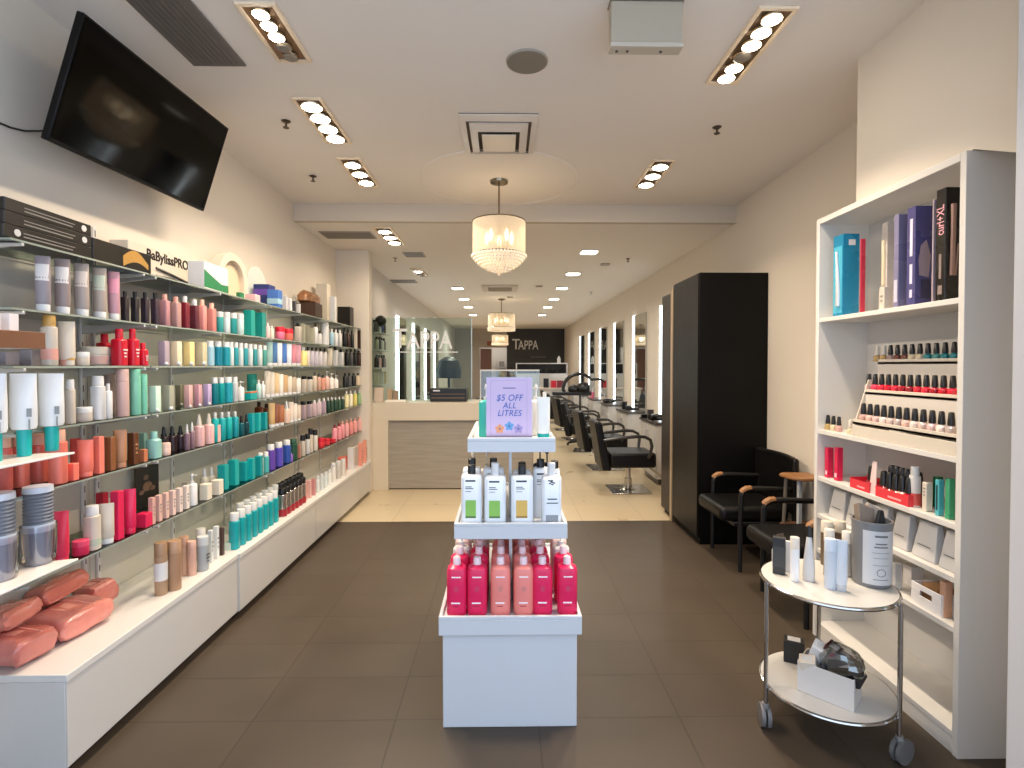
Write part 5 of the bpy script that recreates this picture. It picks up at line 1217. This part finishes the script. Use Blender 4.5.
# side table
t = thing('side_table', 'small rounded wooden side table between the two armchairs', 'side table', (0, 0, 0))
poly0 = [(1.91, 3.57), (1.935, 3.44), (1.985, 3.40), (2.13, 3.39), (2.13, 3.60), (1.95, 3.605)]
MB().prism(poly0, .70, .722, 'z').build('tabletop', woodt, t, bevel=.006, segs=3)
MB().prism([(x+.01, y+.01) for x, y in poly0], .36, .375, 'z').build('lower_shelf', woodmat('#5d3f28', '#6e4b30', 3, .45), t, bevel=.004)
MB().box(1.985, 2.01, 3.46, 3.485, 0, .70).build('leg', mat('#cfd3d6', .3, .3), t, bevel=.003)
MB().tube([(1.935, 3.585, 0), (1.96, 3.57, .70)], .012, 8).build('leg', mat('#6a6259', .4), t)
MB().tube([(2.09, 3.42, 0), (2.09, 3.42, .70)], .012, 8).build('leg', mat('#6a6259', .4), t)
# ---------------------------------------------------------------- bookcase on the right
BX, BX1 = 1.69, 1.965
BY0, BY1 = 1.888, 2.80
bw_ = mat('#dbd7d0', .32)
ZT = 2.255
bc = thing('bookcase', 'tall white open bookcase against the beige pier', 'bookcase', (0, 0, 0))
MB().box(BX, BX1, BY0, BY0+.026, 0, ZT).build('side_panel', bw_, bc, bevel=.002)
MB().box(BX, BX1, BY1-.026, BY1, 0, ZT).build('side_panel', bw_, bc, bevel=.002)
MB().box(BX, BX1, BY0+.026, BY1-.026, ZT-.03, ZT).build('top_panel', bw_, bc, bevel=.002)
MB().box(BX1-.008, BX1, BY0+.026, BY1-.026, .06, ZT-.03).build('back_panel', mat('#d0ccc6', .4), bc, smooth=0)
SH = [1.722, 1.125, .872, .670, .482]
for z in SH: MB().box(BX+.004, BX1-.009, BY0+.027, BY1-.027, z-.022, z).build('shelf', bw_, bc, bevel=.0015)
MB().box(BX+.004, BX1-.009, BY0+.027, BY1-.027, .065, .085).build('bottom_board', bw_, bc, bevel=.0015)
MB().box(BX+.006, BX+.022, BY0+.027, BY1-.027, 0, .064).build('plinth_board', bw_, bc, bevel=.001)
def rbox(px0, px1, yt, z, col, lab, X0=None, depth=.12, pr=None, kindname='product_carton', ratio=1.2):
    """carton whose front faces the aisle, between two pixel columns"""
    X0 = X0 or BX+.03
    yb = atx(px0, 384, X0).y; depth = max(depth, .02); w = .05
    if ratio:
        for _ in range(30):
            dd = w*ratio; ya = atx(px1, 384, X0+dd).y; w = w*.5+max(.006, yb-ya)*.5
        depth = w*ratio
    else: ya = atx(px1, 384, X0).y
    ya = yb-w if ratio else ya
    h = atx((px0+px1)/2, yt, X0).z-z
    t = thing(kindname, lab, 'carton', (X0+depth/2, (ya+yb)/2, z+.0008), PI)
    MB().box(-depth/2, depth/2, -(yb-ya)/2, (yb-ya)/2, 0, h).build('carton', cm(col, .28) if isinstance(col, str) else col, t, bevel=.0015, segs=1, smooth=0)
    return t, yb-ya, depth/2, h
NEAR = basis((0, 0, 1), (1, 0, 0))
MR = basis((0, 0, 1), (0, -1, 0))     # lettering that climbs the front of a carton (local space, front = +X)
S1 = SH[0]
t, w, xf, h = rbox(832, 858, 233, S1, '#1580a6', 'bright blue curling wand carton on the top bookcase shelf', ratio=1.1)
MB().box(xf, xf+.0008, -w*.45, w*.42, h*.04, h*.86).build('pale_panel', mat('#4db0cc', .3), t, smooth=0)
MB().tube([(xf+.004, w*.1, h*.12), (xf+.004, w*.12, h*.35), (xf+.004, -w*.05, h*.8)], [.013, .012, .006], 8).build('wand_picture', mat('#d3d8da', .25, .6), t)
MB().box(-xf*.5, xf*.3, w/2, w/2+.0008, h*.86, h*.93).build('badge', cm('white'), t, smooth=0)
rbox(858.5, 863, 239, S1, '#c8344a', 'thin red carton beside the blue wand carton', ratio=4)
t, w, xf, h = rbox(878, 890, 287, S1, 'ivory', 'small ivory carton below the clear pack on the top bookcase shelf', ratio=1)
dash(t, cm('grey'), w, h*.3, h*.7, 2, xf+.0005)
t, w, xf, h = rbox(880, 893, 222, S1, '#cfc6be', 'tall pale clear-fronted pack on the top bookcase shelf', X0=BX+.13, ratio=1)
MB().tube([(xf+.002, 0, h*.3), (xf+.002, 0, h*.8)], .010, 8).build('brush_picture', mat('#e8d8b8', .3), t)
t, w, xf, h = rbox(892, 906, 214, S1, '#7f7a98', 'tall lavender grey carton beside the purple-blue one', ratio=1.5)
MB().box(xf, xf+.0008, -w*.35, w*.35, h*.06, h*.3).build('print', mat('#c8c4d4', .4), t, smooth=0)
t, w, xf, h = rbox(905, 930.5, 205, S1, '#4a4778', 'purple-blue hair tool carton beside the black curling iron carton', ratio=1.6)
for k, (z0, z1) in enumerate(((.5, .88), (.22, .42), (.08, .16))): MB().box(xf, xf+.0008, -w*.12, w*.2, h*z0, h*z1).build('vertical_print', mat('#d6d2e4', .4), t, smooth=0)
MB().prism([(xf*.5, h*.3), (xf*-.6, h*.28), (xf*-.8, h*.5), (xf*-.3, h*.66), (xf*.35, h*.6), (xf*.6, h*.45)], w/2, w/2+.0008, 'y').build('hair_picture', mat('#9c8a92', .3), t, smooth=0)
MB().box(-xf*.9, xf*.3, w/2, w/2+.001, h*.06, h*.26).build('lower_print', mat('#2f2c4a', .3), t, smooth=0)
rbox(930, 935, 200, S1, '#b9a3a6', 'thin pinkish grey carton squeezed beside the black carton', ratio=5)
t, w, xf, h = rbox(934, 959, 187, S1, '#100d0c', 'black curling iron carton with pink lettering', ratio=1.4)
pk = mat('#e8a9b2', .4)
text('lettering', 'curl+XL', w*1.12, pk, t, (xf+.001, 0, h*.72), MR, .0006, sx=.72)
MB().tube([(xf*.2, w/2+.003, h*.22), (xf*.1, w/2+.003, h*.6), (xf*.1, w/2+.003, h*.85)], [.010, .009, .010], 8).tube([(-xf*.2, w/2+.004, h*.22), (-xf*.5, w/2+.004, h*.5)], .004, 6).build('iron_picture', mat('#8b6f66', .3, .4), t)
MB().box(xf, xf+.0008, -w*.25, w*.2, h*.06, h*.14).box(xf, xf+.0008, -w*.15, w*.1, h*.2, h*.42).build('small_print', mat('#8d7b76', .4), t, smooth=0)

# nail polish -----------------------------------------------------------
def polish_proto(col, cap='#1a1718', clearcap=False):
    t = thing('nail_polish', 'x', 'nail polish', (0, 0, 0), PI, 'nail polishes')
    MB().loft([(0, .013, .015, 3), (.003, .0145, .017, 3), (.026, .0145, .017, 3), (.031, .011, .013, 2.6), (.035, .007, .007, 2)], 16).build('bottle', mat(col, .12, coat=.6), t)
    MB().loft([(.035, .0115, .0115, 2.2), (.045, .011, .011, 2.2), (.078, .0085, .0085, 2.1), (.082, .006, .006, 2)], 14).build('cap', mat(cap, .3), t)
    return t
PROT = {}
def polish(col, loc, lab, grp, sc_=1.0, cap='#1a1718'):
    k = (col, cap)
    if k not in PROT: o = PROT[k] = polish_proto(col, cap); o.location = loc; o['label'] = lab; o['group'] = grp
    else: o = dup(PROT[k], loc, PI, lab, grp)
    o.scale = (sc_,)*3
    return o
# stepped rack
Yr0 = BY0+.029; Yr1 = atx(855, 433, BX+.03).y
rk = thing('polish_rack', 'white stepped rack holding rows of nail polish', 'rack', (0, 0, 0))
rm = mat('#d8cdbc', .3)
STEP = [(1.197, BX+.012, BX+.072), (1.342, BX+.072, BX+.132), (1.487, BX+.132, BX+.192)]
prof = [(BX+.006, SH[1]+.0008)]
for z, xa, xb in STEP: prof += [(xa, z), (xb, z)]
prof += [(STEP[-1][2], SH[1]+.0008)]
body = MB()
for z, xa, xb in STEP: body.box(xa, STEP[-1][2], Yr0+.008, Yr1-.008, z-.012, z); body.box(xa, xa+.006, Yr0+.008, Yr1-.008, z-.012, z+.012)
body.box(BX+.010, BX+.016, Yr0+.008, Yr1-.008, SH[1]+.001, SH[1]+.055)
body.box(BX+.07, BX+.076, Yr0+.008, Yr1-.008, STEP[0][0], STEP[0][0]+.0) if False else None
body.build('steps', rm, rk, bevel=.001)
body = MB()
for ya in (Yr0, Yr1-.008): body.prism([(BX+.006, SH[1]+.001), (BX+.09, 1.40), (STEP[-1][2], 1.40), (STEP[-1][2], SH[1]+.001)], ya, ya+.007, 'y')
body.build('end_panels', rm, rk)
body = MB()
for z0, z1, xx in ((SH[1]+.06, STEP[0][0]-.012, BX+.016), (STEP[0][0], STEP[1][0]-.012, BX+.0735), (STEP[1][0], STEP[2][0]-.012, BX+.1335)): body.box(xx, xx+.004, Yr0+.009, Yr1-.009, z0, z1)
body.build('risers', mat('#d9d0c4', .35), rk)
NC = {'#b99a5e': 'gold', '#a98a86': 'mauve', '#6f3a2e': 'russet', '#d9c9a8': 'cream', '#1f7f86': 'teal', '#c8102a': 'red', '#a50f24': 'deep red', '#d81f3a': 'bright red', '#8c0f1e': 'wine', '#e0405a': 'rose red', '#d9b3a4': 'nude', '#c99f96': 'blush', '#cdb6ac': 'beige pink', '#b8a6a0': 'taupe', '#e3d2c8': 'pale', '#5b2a22': 'brown', '#d4b4b0': 'soft pink', '#3f8f8a': 'sea green'}
def prow(px0, px1, n, step, cols, rowname, xo=.03, sc_=1.0, caps=None):
    z, xa, xb = step; X = xa+xo
    ya, yb = atx(px0, 384, X).y, atx(px1, 384, X).y
    for i in range(n):
        Y = ya+(yb-ya)*i/(n-1)
        c = cols[i % len(cols)]
        o = polish(c, (X, Y, z+.0008), f'{NC[c]} nail polish, {ORD[i+1]} of {NUM[n]} from the wardrobe end in the {rowname}', f'nail polishes in the {rowname}', sc_, (caps or {}).get(i, '#1a1718'))
prow(877, 954, 11, STEP[2], ['#b99a5e', '#b99a5e', '#a98a86', '#6f3a2e', '#6f3a2e', '#d9c9a8', '#d9c9a8', '#1f7f86', '#3f8f8a', '#1f7f86', '#1f7f86'], 'top rack row', caps={0: '#cfc7ba', 1: '#cfc7ba'}, sc_=.96)
prow(869, 953, 12, STEP[1], ['#d4b4b0', '#e0405a', '#d81f3a', '#c8102a', '#d81f3a', '#a50f24', '#8c0f1e', '#c8102a', '#d81f3a', '#a50f24', '#c8102a', '#d81f3a'], 'middle rack row', sc_=1.05)
prow(864, 952, 12, STEP[0], ['#c99f96', '#d9b3a4', '#d4b4b0', '#e3d2c8', '#cdb6ac', '#b8a6a0', '#d9b3a4', '#e3d2c8', '#cdb6ac', '#d4b4b0', '#e3d2c8', '#b8a6a0'], 'lowest rack row', sc_=1.1)
for i, px in enumerate((828, 833.5, 839)):
    p = atx(px, 425, BX+.05); polish(['#b99a5e', '#d9c9a8', '#c99f96'][i], (BX+.05, p.y, SH[1]+.0008), f'{["gold", "cream", "blush"][i]} polish in the trio beside the stepped rack', 'polish trio', .95)
p = atx(850.5, 425, BX+.04); polish('#d9c9a8', (BX+.04, p.y, SH[1]+.0008), 'pale polish with pale cap right beside the stepped rack', 'polish trio', .9, '#cfc7ba')
# red tray shelf
S3 = SH[2]
rbox(821.5, 825, 449, S3, 'green', 'thin green carton at the wardrobe end of the red polish shelf', depth=.07)
for i, (a, b) in enumerate(((825.5, 834.5), (835, 844))):
    t, w, xf, h = rbox(a, b, 448.5, S3, 'crim', ['crimson carton next to the thin green carton', 'crimson carton, second from the thin green carton'][i], depth=.08)
    MB().box(xf, xf+.0008, -w*.3, w*.3, h*.1, h*.22).build('print', mat('#f5c9d2', .5), t, smooth=0)
def redtray(px0, px1, lab):
    X0 = BX+.012; ya, yb = atx(px1, 480, X0).y, atx(px0, 480, X0).y
    t = thing('polish_tray', lab, 'tray', (X0, (ya+yb)/2, S3+.0008)); L = (yb-ya)/2; m = MB(); D = .085
    m.box(0, D, -L, L, 0, .003).box(0, .003, -L, L, .003, .045).box(D-.003, D, -L, L, .003, .06).box(.003, D-.003, -L, -L+.003, .003, .05).box(.003, D-.003, L-.003, L, .003, .05)
    m.build('tray', mat('#e23a45', .25), t)
    MB().box(-.0008, 0, -L*.6, L*.2, .012, .02).build('print', mat('#f3a3a3', .5), t, smooth=0)
    return t, ya, yb, X0
t, ya, yb, X0 = redtray(850, 868.5, 'short red acrylic tray beside the crimson cartons')
polish('#8c0f1e', (X0+.045, (ya+yb)/2-.02, S3+.005), 'single dark polish standing in the short red tray', 'polishes in the red trays', 1.4)
tk = tag(MB().hexa([(0, -.022, 0), (.004, -.022, 0), (.004, .022, 0), (0, .022, 0), (.012, -.014, .15), (.016, -.014, .15), (.016, .014, .15), (.012, .014, .15)]).build('acrylic_sign', milky('#f3dcd8', .7), smooth=0), 'small clear acrylic stand between the two red trays', 'sign holder'); tk.location = (BX+.02, atx(872, 480, BX+.02).y, S3+.0008)
t, ya, yb, X0 = redtray(875.5, 908.5, 'long red acrylic tray full of dark-capped polishes')
for r_, (n, dx) in enumerate(((5, .024), (6, .062))):
    for i in range(n):
        Y = yb-.02-(yb-ya-.045)*i/(n-1); c = ['#8c0f1e', '#5b2a22', '#6f3a2e', '#d9b3a4', '#c8102a', '#5b2a22'][(i+r_) % 6]
        o = polish(c, (X0+dx, Y, S3+.0045), f'{NC[c]} polish, {ORD[i+1]} from the wardrobe end in the {["front", "rear"][r_]} row of the long red tray', 'polishes in the red trays', 1.4+.3*r_)
def rprod(kind, px0, px1, yt, z, col, cap, lab, X0=None, **k):
    Xc = X0 or BX+.05; p = atx((px0+px1)/2, 384, Xc); w = (px1-px0)*p.y/F/math.sqrt(1+(Xc/p.y)**2); h = atx((px0+px1)/2, yt, Xc).z-z
    return product(kind, (Xc, p.y, z+.0008), w, w*.9, h, col, cap, lab, None, PI, **k)
rprod('wide', 910, 922.5, 467, S3, 'white', 'white', 'white bottle with red label beside the long red tray', band=(.04, .34, '#c9524a'))
t, w, xf, h = rbox(923.5, 934.5, 484, S3, 'cream', 'cream carton with dark square print beside the white bottle', depth=.06)
dash(t, cm('grey'), w, h*.5, h*.85, 3, xf+.0005)
t, w, xf, h = rbox(936.5, 946, 481, S3, '#4fb0b8', 'teal and blue carton with dark lettering', depth=.07)
MB().box(xf, xf+.0008, -w*.2, w*.2, h*.15, h*.85).build('vertical_print', mat('#1d3a3c', .4), t, smooth=0)
t, w, xf, h = rbox(946.5, 957, 480, S3, '#3f9a6c', 'green carton at the entrance end of the red polish shelf', depth=.07)
MB().box(-xf*.8, xf*.8, -w*.4, w*.4, h, h+.0008).build('dark_lid', mat('#1d5a3a', .4), t, smooth=0)
t, w, xf, h = rbox(934, 945, 478, S3, '#1d6b44', 'dark green carton behind the teal and blue carton', X0=BX+.12, depth=.07)
# tapered white gift boxes
S4 = SH[3]
pkm = mat('#c6c3c0', .45)
for i, (a, b) in enumerate(((826.5, 842), (843.5, 858.5), (869, 884), (888.5, 906), (910, 934), (937, 957))):
    X0 = BX+.03; ya, yb = atx(b, 520, X0).y, atx(a, 520, X0).y; w = (yb-ya)/2; h = .152
    t = thing('gift_box', f'pale tapered gift box, {ORD[i+1]} of six from the wardrobe end of the shelf', 'gift box', (X0+.04, (ya+yb)/2, S4+.0008), PI, 'tapered gift boxes')
    MB().hexa([(-.035, -w, 0), (.035, -w, 0), (.035, w, 0), (-.035, w, 0), (-.012, -w*.72, h), (.012, -w*.72, h), (.012, w*.72, h), (-.012, w*.72, h)]).build('box', pkm, t, bevel=.004, segs=2)
    o = MB().box(0, .0008, -w*.55, w*.5, -.002, .002).build('print', mat('#77736f', .5), t, smooth=0); o.location = (.0285, 0, h*.36); o.rotation_euler = (0, R(-8), 0)
# lowest stocked shelf
S5 = SH[4]
rbox(893, 905, 566, S5, 'lgrey', 'pale grey carton at the far end of the lowest stocked shelf', depth=.1)
t, w, xf, h = rbox(905.5, 927, 570, S5, '#dcd6d2', 'wide white carton on the lowest stocked shelf', X0=BX+.12, depth=.1)
X0 = BX+.02; ya, yb = atx(941, 600, X0).y, atx(911, 600, X0).y
t = thing('white_tray_box', 'open white tray with cut-out handle on the lowest stocked shelf', 'tray', (X0, (ya+yb)/2, S5+.0008)); L = (yb-ya)/2; m = MB()
D = .16
m.box(0, D, -L, L, 0, .004).box(D-.004, D, -L, L, .004, .085).box(.004, D-.004, -L, -L+.004, .004, .085).box(.004, D-.004, L-.004, L, .004, .085)
m.box(0, .004, -L, L, .004, .04).box(0, .004, -L, L, .062, .085).box(0, .004, -L, -L*.4, .04, .062).box(0, .004, L*.4, L, .04, .062)
m.build('tray', mat('#efebe8', .4), t, bevel=.001)
rbox(942.5, 956, 585, S5, '#dca98a', 'peach carton at the entrance end of the lowest stocked shelf', depth=.12)
o = product('box', (X0+.08, (ya+yb)/2+.03, S5+.0055), .08, .08, .075, '#b98a5c', label='tan carton lying inside the open white tray', rotz=PI)
o2 = product('cyl', (X0+.05, (ya+yb)/2-.04, S5+.0055), .04, .04, .08, 'orange', 'cream', label='small orange pot inside the open white tray', rotz=PI)

# ---------------------------------------------------------------- trolley
LL = atz(767.5, 728, 0); LR = atz(896, 762, 0); LL.z = LR.z = 0
mid = (LL+LR)/2; dv = (LR-LL); Ld = dv.length; rT = Ld/math.sqrt(3); nrm = Vector((-dv.y, dv.x, 0)).normalized()
if nrm.y < 0: nrm = -nrm
TC = mid+nrm*(rT/2); LBk = TC+nrm*rT
rT_ = rT+.006
zt1 = aty(893, 603, LR.y).z; ztr2 = aty(890, 716, LR.y).z
tr = thing('round_trolley', 'round two-tier white trolley on chrome legs beside the bookcase', 'trolley', (TC.x, TC.y, 0))
wt = mat('#c8c4bd', .22); chr_ = mat('#c2bfbb', .15, 1)
for z in (zt1, ztr2):
    tb = MB().loft([(z-.012, rT-.014, rT-.014, 2), (z-.008, rT-.008, rT-.008, 2), (z, rT-.008, rT-.008, 2)], 64).build('tray', wt, tr)
    MB().tube([((rT-.006)*math.cos(2*PI*i/64), (rT-.006)*math.sin(2*PI*i/64), z-.008) for i in range(64)], .0075, 8, True).build('rim', chr_, tb)
for k, q in enumerate((LL, LR, LBk)):
    d = (q-TC); d.z = 0; dn = d.normalized(); px_, py_ = dn.x*(rT+.009), dn.y*(rT+.009)
    MB().cyl(.0085, .10, zt1+.005, 12, px_, py_).build('leg', chr_, tr)
    ang = (R(78), R(22), R(-37))[k]; ux_, uy_ = math.cos(ang), math.sin(ang)
    cs = MB(); cs.tube([(px_, py_, .105), (px_+ux_*.006, py_+uy_*.006, .085), (px_+ux_*.016, py_+uy_*.016, .047)], .012, 8); c_ = cs.build('caster', mat('#8f8d8a', .4), tr)
    W = MB()
    for o_ in (-.011, .011):
        W.loft([(-.007, .045, .045, 2), (.007, .045, .045, 2)], 22); W.v[-44:] = [(px_+ux_*.016+ux_*v[0]-uy_*(v[2]+o_), py_+uy_*.016+uy_*v[0]+ux_*(v[2]+o_), .0458+v[1]) for v in W.v[-44:]]
    W.build('wheel', mat('#6b6967', .5), c_)
ZTT = zt1+.0008
FRZ = math.atan2(-TC.y, -TC.x)
def tprod(kind, px0, px1, yt, yb, col, cap, lab, **k):
    p = atz((px0+px1)/2, yb, zt1); w = (px1-px0)*p.y/F/math.sqrt(1+(p.x/p.y)**2); p = p*(1+w*.4/p.length) ; p.z = ZTT
    h = aty((px0+px1)/2, yt, p.y).z-ZTT
    return product(kind, p, w, w*k.pop('dr', .8), h, col, cap, lab, 'bottles on the round trolley', FRZ, **k)
tprod('box', 772.5, 785.5, 537, 575, '#2a2a2a', 'silver', 'black square bottle with silver top at the trolley rim', dr=.6, band=(.2, .75, '#3c3d3c'), name='square_bottle', cat='bottle')
tprod('box', 785, 790.5, 541, 572, '#e3e0dc', 'white', 'small white pack between black bottle and white canister', dr=.8)
tprod('cyl', 789.5, 799.5, 537, 582, '#e9e8e6', '#e6d9c8', 'slim white canister in front on the trolley')
tprod('cone', 802, 815.5, 526, 582, '#cfccc8', 'black', 'tapered clear bottle with black nozzle on the trolley')
tprod('cyl', 820, 833, 521, 566, '#6b5844', '#d8ccb8', 'bronze canister with cream cap at the back of the trolley')
tprod('cyl', 834, 846, 521, 566, '#6e5b49', '#d8ccb8', 'second bronze canister beside the cream-capped one')
tprod('cyl', 823, 834.5, 529, 577, '#8d7c68', '#e6ddce', 'grey bronze canister in front of the bronze pair')
tprod('tube', 834.5, 847.5, 540, 592, '#c9d0d8', 'silver', 'silver tapered tube at the front of the trolley')
tprod('cyl', 823.5, 836.5, 538.5, 590, '#c3ccd6', '#ccd6e0', 'pale blue-grey canister beside the silver tapered tube')
tprod('cyl', 841, 852.5, 531.5, 577, '#c6c1ba', '#efe6d9', 'grey canister with cream cap beside the bucket')
q = atz(787, 570, zt1)
t = thing('price_card', 'small dark price card propped up among the trolley bottles', 'card', (q.x, q.y+.06, ZTT))
MB().box(-.022, .022, -.001, .001, .06, .135).build('card', mat('#5a514a', .5), t, rot=(0, 0, R(25)), smooth=0)
MB().box(-.02, .02, -.03, .03, 0, .06).build('card_base', mat('#d9d5d0', .4), t, bevel=.002)
# bucket with label
q = atz(871, 588, zt1); w = 36/F*q.y; q = q+Vector((q.x, q.y, 0)).normalized()*w*.45
h = aty(871, 519, q.y).z-ZTT; r = w/2
t = thing('product_bucket', 'grey bucket with white label on the trolley', 'bucket', (q.x, q.y, ZTT), math.atan2(-q.y, -q.x)+R(28))
b = MB(); b.loft([(0, r*.93, r*.93, 2), (.005, r*.96, r*.96, 2), (h*.96, r, r, 2), (h*.96, r*1.03, r*1.03, 2), (h, r*1.03, r*1.03, 2), (h, r*.95, r*.95, 2), (h*.4, r*.92, r*.92, 2)], 36).build('pail', mat('#77787a', .35), t)
lb = MB(); n = 12; hs = h*.06; he = h*.88
for i in range(n+1):
    an = -R(52)+R(104)*i/n; lb.v += [(r*1.012*math.cos(an), r*1.012*math.sin(an), hs), (r*1.012*math.cos(an), r*1.012*math.sin(an), he)]
for i in range(n): lb.face([2*i, 2*i+2, 2*i+3, 2*i+1])
lb.build('label', mat('#c9cacb', .4), t)
pr = MB()
def curved(y0, y1, z0, z1):
    n_ = 5
    base = len(pr.v)
    for i in range(n_+1):
        an = y0+(y1-y0)*i/n_; pr.v.extend([(r*1.02*math.cos(an), r*1.02*math.sin(an), z0), (r*1.02*math.cos(an), r*1.02*math.sin(an), z1)])
    for i in range(n_): pr.face([base+2*i, base+2*i+2, base+2*i+3, base+2*i+1])
for z, wd_, th2 in ((.79, .34, .03), (.68, .3, .02), (.63, .36, .02), (.55, .45, .006), (.47, .4, .006), (.36, .42, .006), (.14, .4, .01)): curved(-wd_, wd_, h*z, h*(z+th2))
pr.build('print', mat('#6a6c70', .5), t, smooth=0)
em = MB().tube([(r*1.018*math.cos(.22*math.cos(a_)), r*1.018*math.sin(.22*math.cos(a_)), h*.25+h*.055*math.sin(a_)) for a_ in [2*PI*i/20 for i in range(20)]], .0012, 5, True); em.build('emblem', mat('#6a6c70', .5), t)
t2 = thing('paper_bag', 'crumpled kraft paper packs sticking out of the bucket', 'paper bag', (q.x, q.y, ZTT+h*.42), t.rotation_euler.z)
MB().hexa([(-.01, -.05, 0), (.03, -.05, 0), (.03, .0, 0), (-.01, .0, 0), (-.03, -.055, .2), (.0, -.05, .215), (.0, .01, .19), (-.03, .0, .2)]).build('kraft_pack', mat('#8a7a6c', .6), t2, bevel=.002)
MB().hexa([(-.03, .0, 0), (.0, .0, 0), (.0, .05, 0), (-.03, .05, 0), (-.05, .0, .2), (-.03, .0, .21), (-.03, .05, .18), (-.05, .05, .19)]).build('grey_pack', mat('#b9b1a9', .5), t2, bevel=.002)
MB().hexa([(.02, -.035, 0), (.05, -.035, 0), (.05, .05, 0), (.02, .05, 0), (.03, .005, .195), (.045, .005, .195), (.045, .02, .195), (.03, .02, .195)]).build('inner_shade_wedge', mat('#1a1b1d', .4), t2, bevel=.002)  # black wedge paints the shade inside the bucket mouth as a solid
# lower tray: white tub with packages
za = ztr2+.0008
A_ = atz(797, 690, ztr2); B_ = atz(854, 713, ztr2)
ux3 = (B_-A_); ux3.z = 0; Lb = ux3.length; ux3.normalize(); an = math.atan2(ux3.y, ux3.x)
bh = aty(826, 669, (A_.y+B_.y)/2).z-za-.002; bh = max(.08, min(bh, .12))
t = thing('white_bin', 'open white bin of packages on the lower trolley tray', 'bin', ((A_.x+B_.x)/2, (A_.y+B_.y)/2, za), an)
D = .13; m = MB(); hl = Lb/2
m.box(-hl, hl, 0, .004, 0, bh).box(-hl, hl, D-.004, D, 0, bh).box(-hl, -hl+.004, .004, D-.004, 0, bh).box(hl-.004, hl, .004, D-.004, 0, bh).box(-hl+.004, hl-.004, .004, D-.004, 0, .004)
m.build('bin', mat('#cdc8c2', .35), t, bevel=.001)
Mw = Matrix.Translation(t.location) @ Matrix.Rotation(an, 4, 'Z')
def inbin(lx, ly, lz, sx, sy, sz, rx, ry, rz, col, lab, nm='product_carton'):
    o = thing(nm, lab, 'package', Mw @ Vector((lx, ly, lz)), 0, 'packages in the white bin'); o.rotation_euler = (rx, ry, an+rz)
    MB().box(-sx/2, sx/2, -sy/2, sy/2, -sz/2, sz/2).build('carton', cm(col, .35), o, bevel=.003)
    MB().box(-sx*.3, sx*.3, -sy*.3, sy*.3, sz/2, sz/2+.001).build('label', cm('lgrey', .4), o, smooth=0)
inbin(-hl*.62, .03, bh*.75, .06, .05, .09, R(15), R(-12), R(10), 'ivory', 'ivory carton end sticking out of the bin corner')
inbin(-hl*.35, .07, bh+.02, .07, .05, .09, R(20), R(18), R(5), 'white', 'white carton tilted in the middle of the bin')
inbin(-hl*.02, .075, bh+.03, .05, .05, .1, R(10), R(25), R(-8), '#4a2024', 'dark wine carton leaning in the bin')
inbin(hl*.25, .065, bh+.015, .09, .07, .09, R(-10), R(22), R(15), '#2a292c', 'black carton in the middle of the bin')
inbin(hl*.6, .06, bh-.01, .1, .08, .07, R(15), R(-20), R(-12), '#1b1b1f', 'black carton at the bookcase end of the bin')
o = thing('plastic_bag', 'crumpled clear plastic bag over the dark packages in the bin', 'bag', Mw @ Vector((hl*.42, .065, bh+.03)), an, None)
b = MB().sphere(.075, (0, 0, 0), 18, 12, .8); b.v = [tuple(Vector(v)*(1+.22*math.sin(37*v[0]+21*v[1])*math.cos(43*v[2]+11*v[0]))) for v in b.v]; b.build('film', clear('#e9e9ee', .22, .12), o, smooth=20)
# two cartons behind the bin on the tray
q = atz(795, 662, ztr2); o = thing('product_carton', 'black carton standing on the lower tray behind the bin', 'package', (q.x+.0, q.y+.01, za), an+.3)
MB().box(-.04, .04, -.03, .03, 0, .095).build('carton', cm('#141416', .35), o, bevel=.002); MB().box(-.025, .025, -.02, .02, .095, .096).build('label', cm('lgrey'), o, smooth=0)

# ---------------------------------------------------------------- checks and exposure
seen = {}
for o in bpy.data.objects:
    if o.parent is None and 'label' in o: seen.setdefault(o['label'], []).append(o.name)
for k, v in seen.items():
    if len(v) > 1: print('DUPLABEL', k, v)
    n = len(k.split())
    if n < 4 or n > 16: print('LABELLEN', n, k)
SC.view_settings.view_transform = 'Standard'; SC.view_settings.look = 'None'; SC.view_settings.gamma = 1
SC.view_settings.use_curve_mapping = False
SC.view_settings.exposure = EXPOSURE
SC.cycles.max_bounces = 8; SC.cycles.diffuse_bounces = 5; SC.cycles.glossy_bounces = 4; SC.cycles.transmission_bounces = 4; SC.cycles.transparent_max_bounces = 24
SC.cycles.caustics_reflective = False; SC.cycles.caustics_refractive = False; SC.cycles.sample_clamp_indirect = 4; SC.cycles.sample_clamp_direct = 0
SC.cycles.use_denoising = True
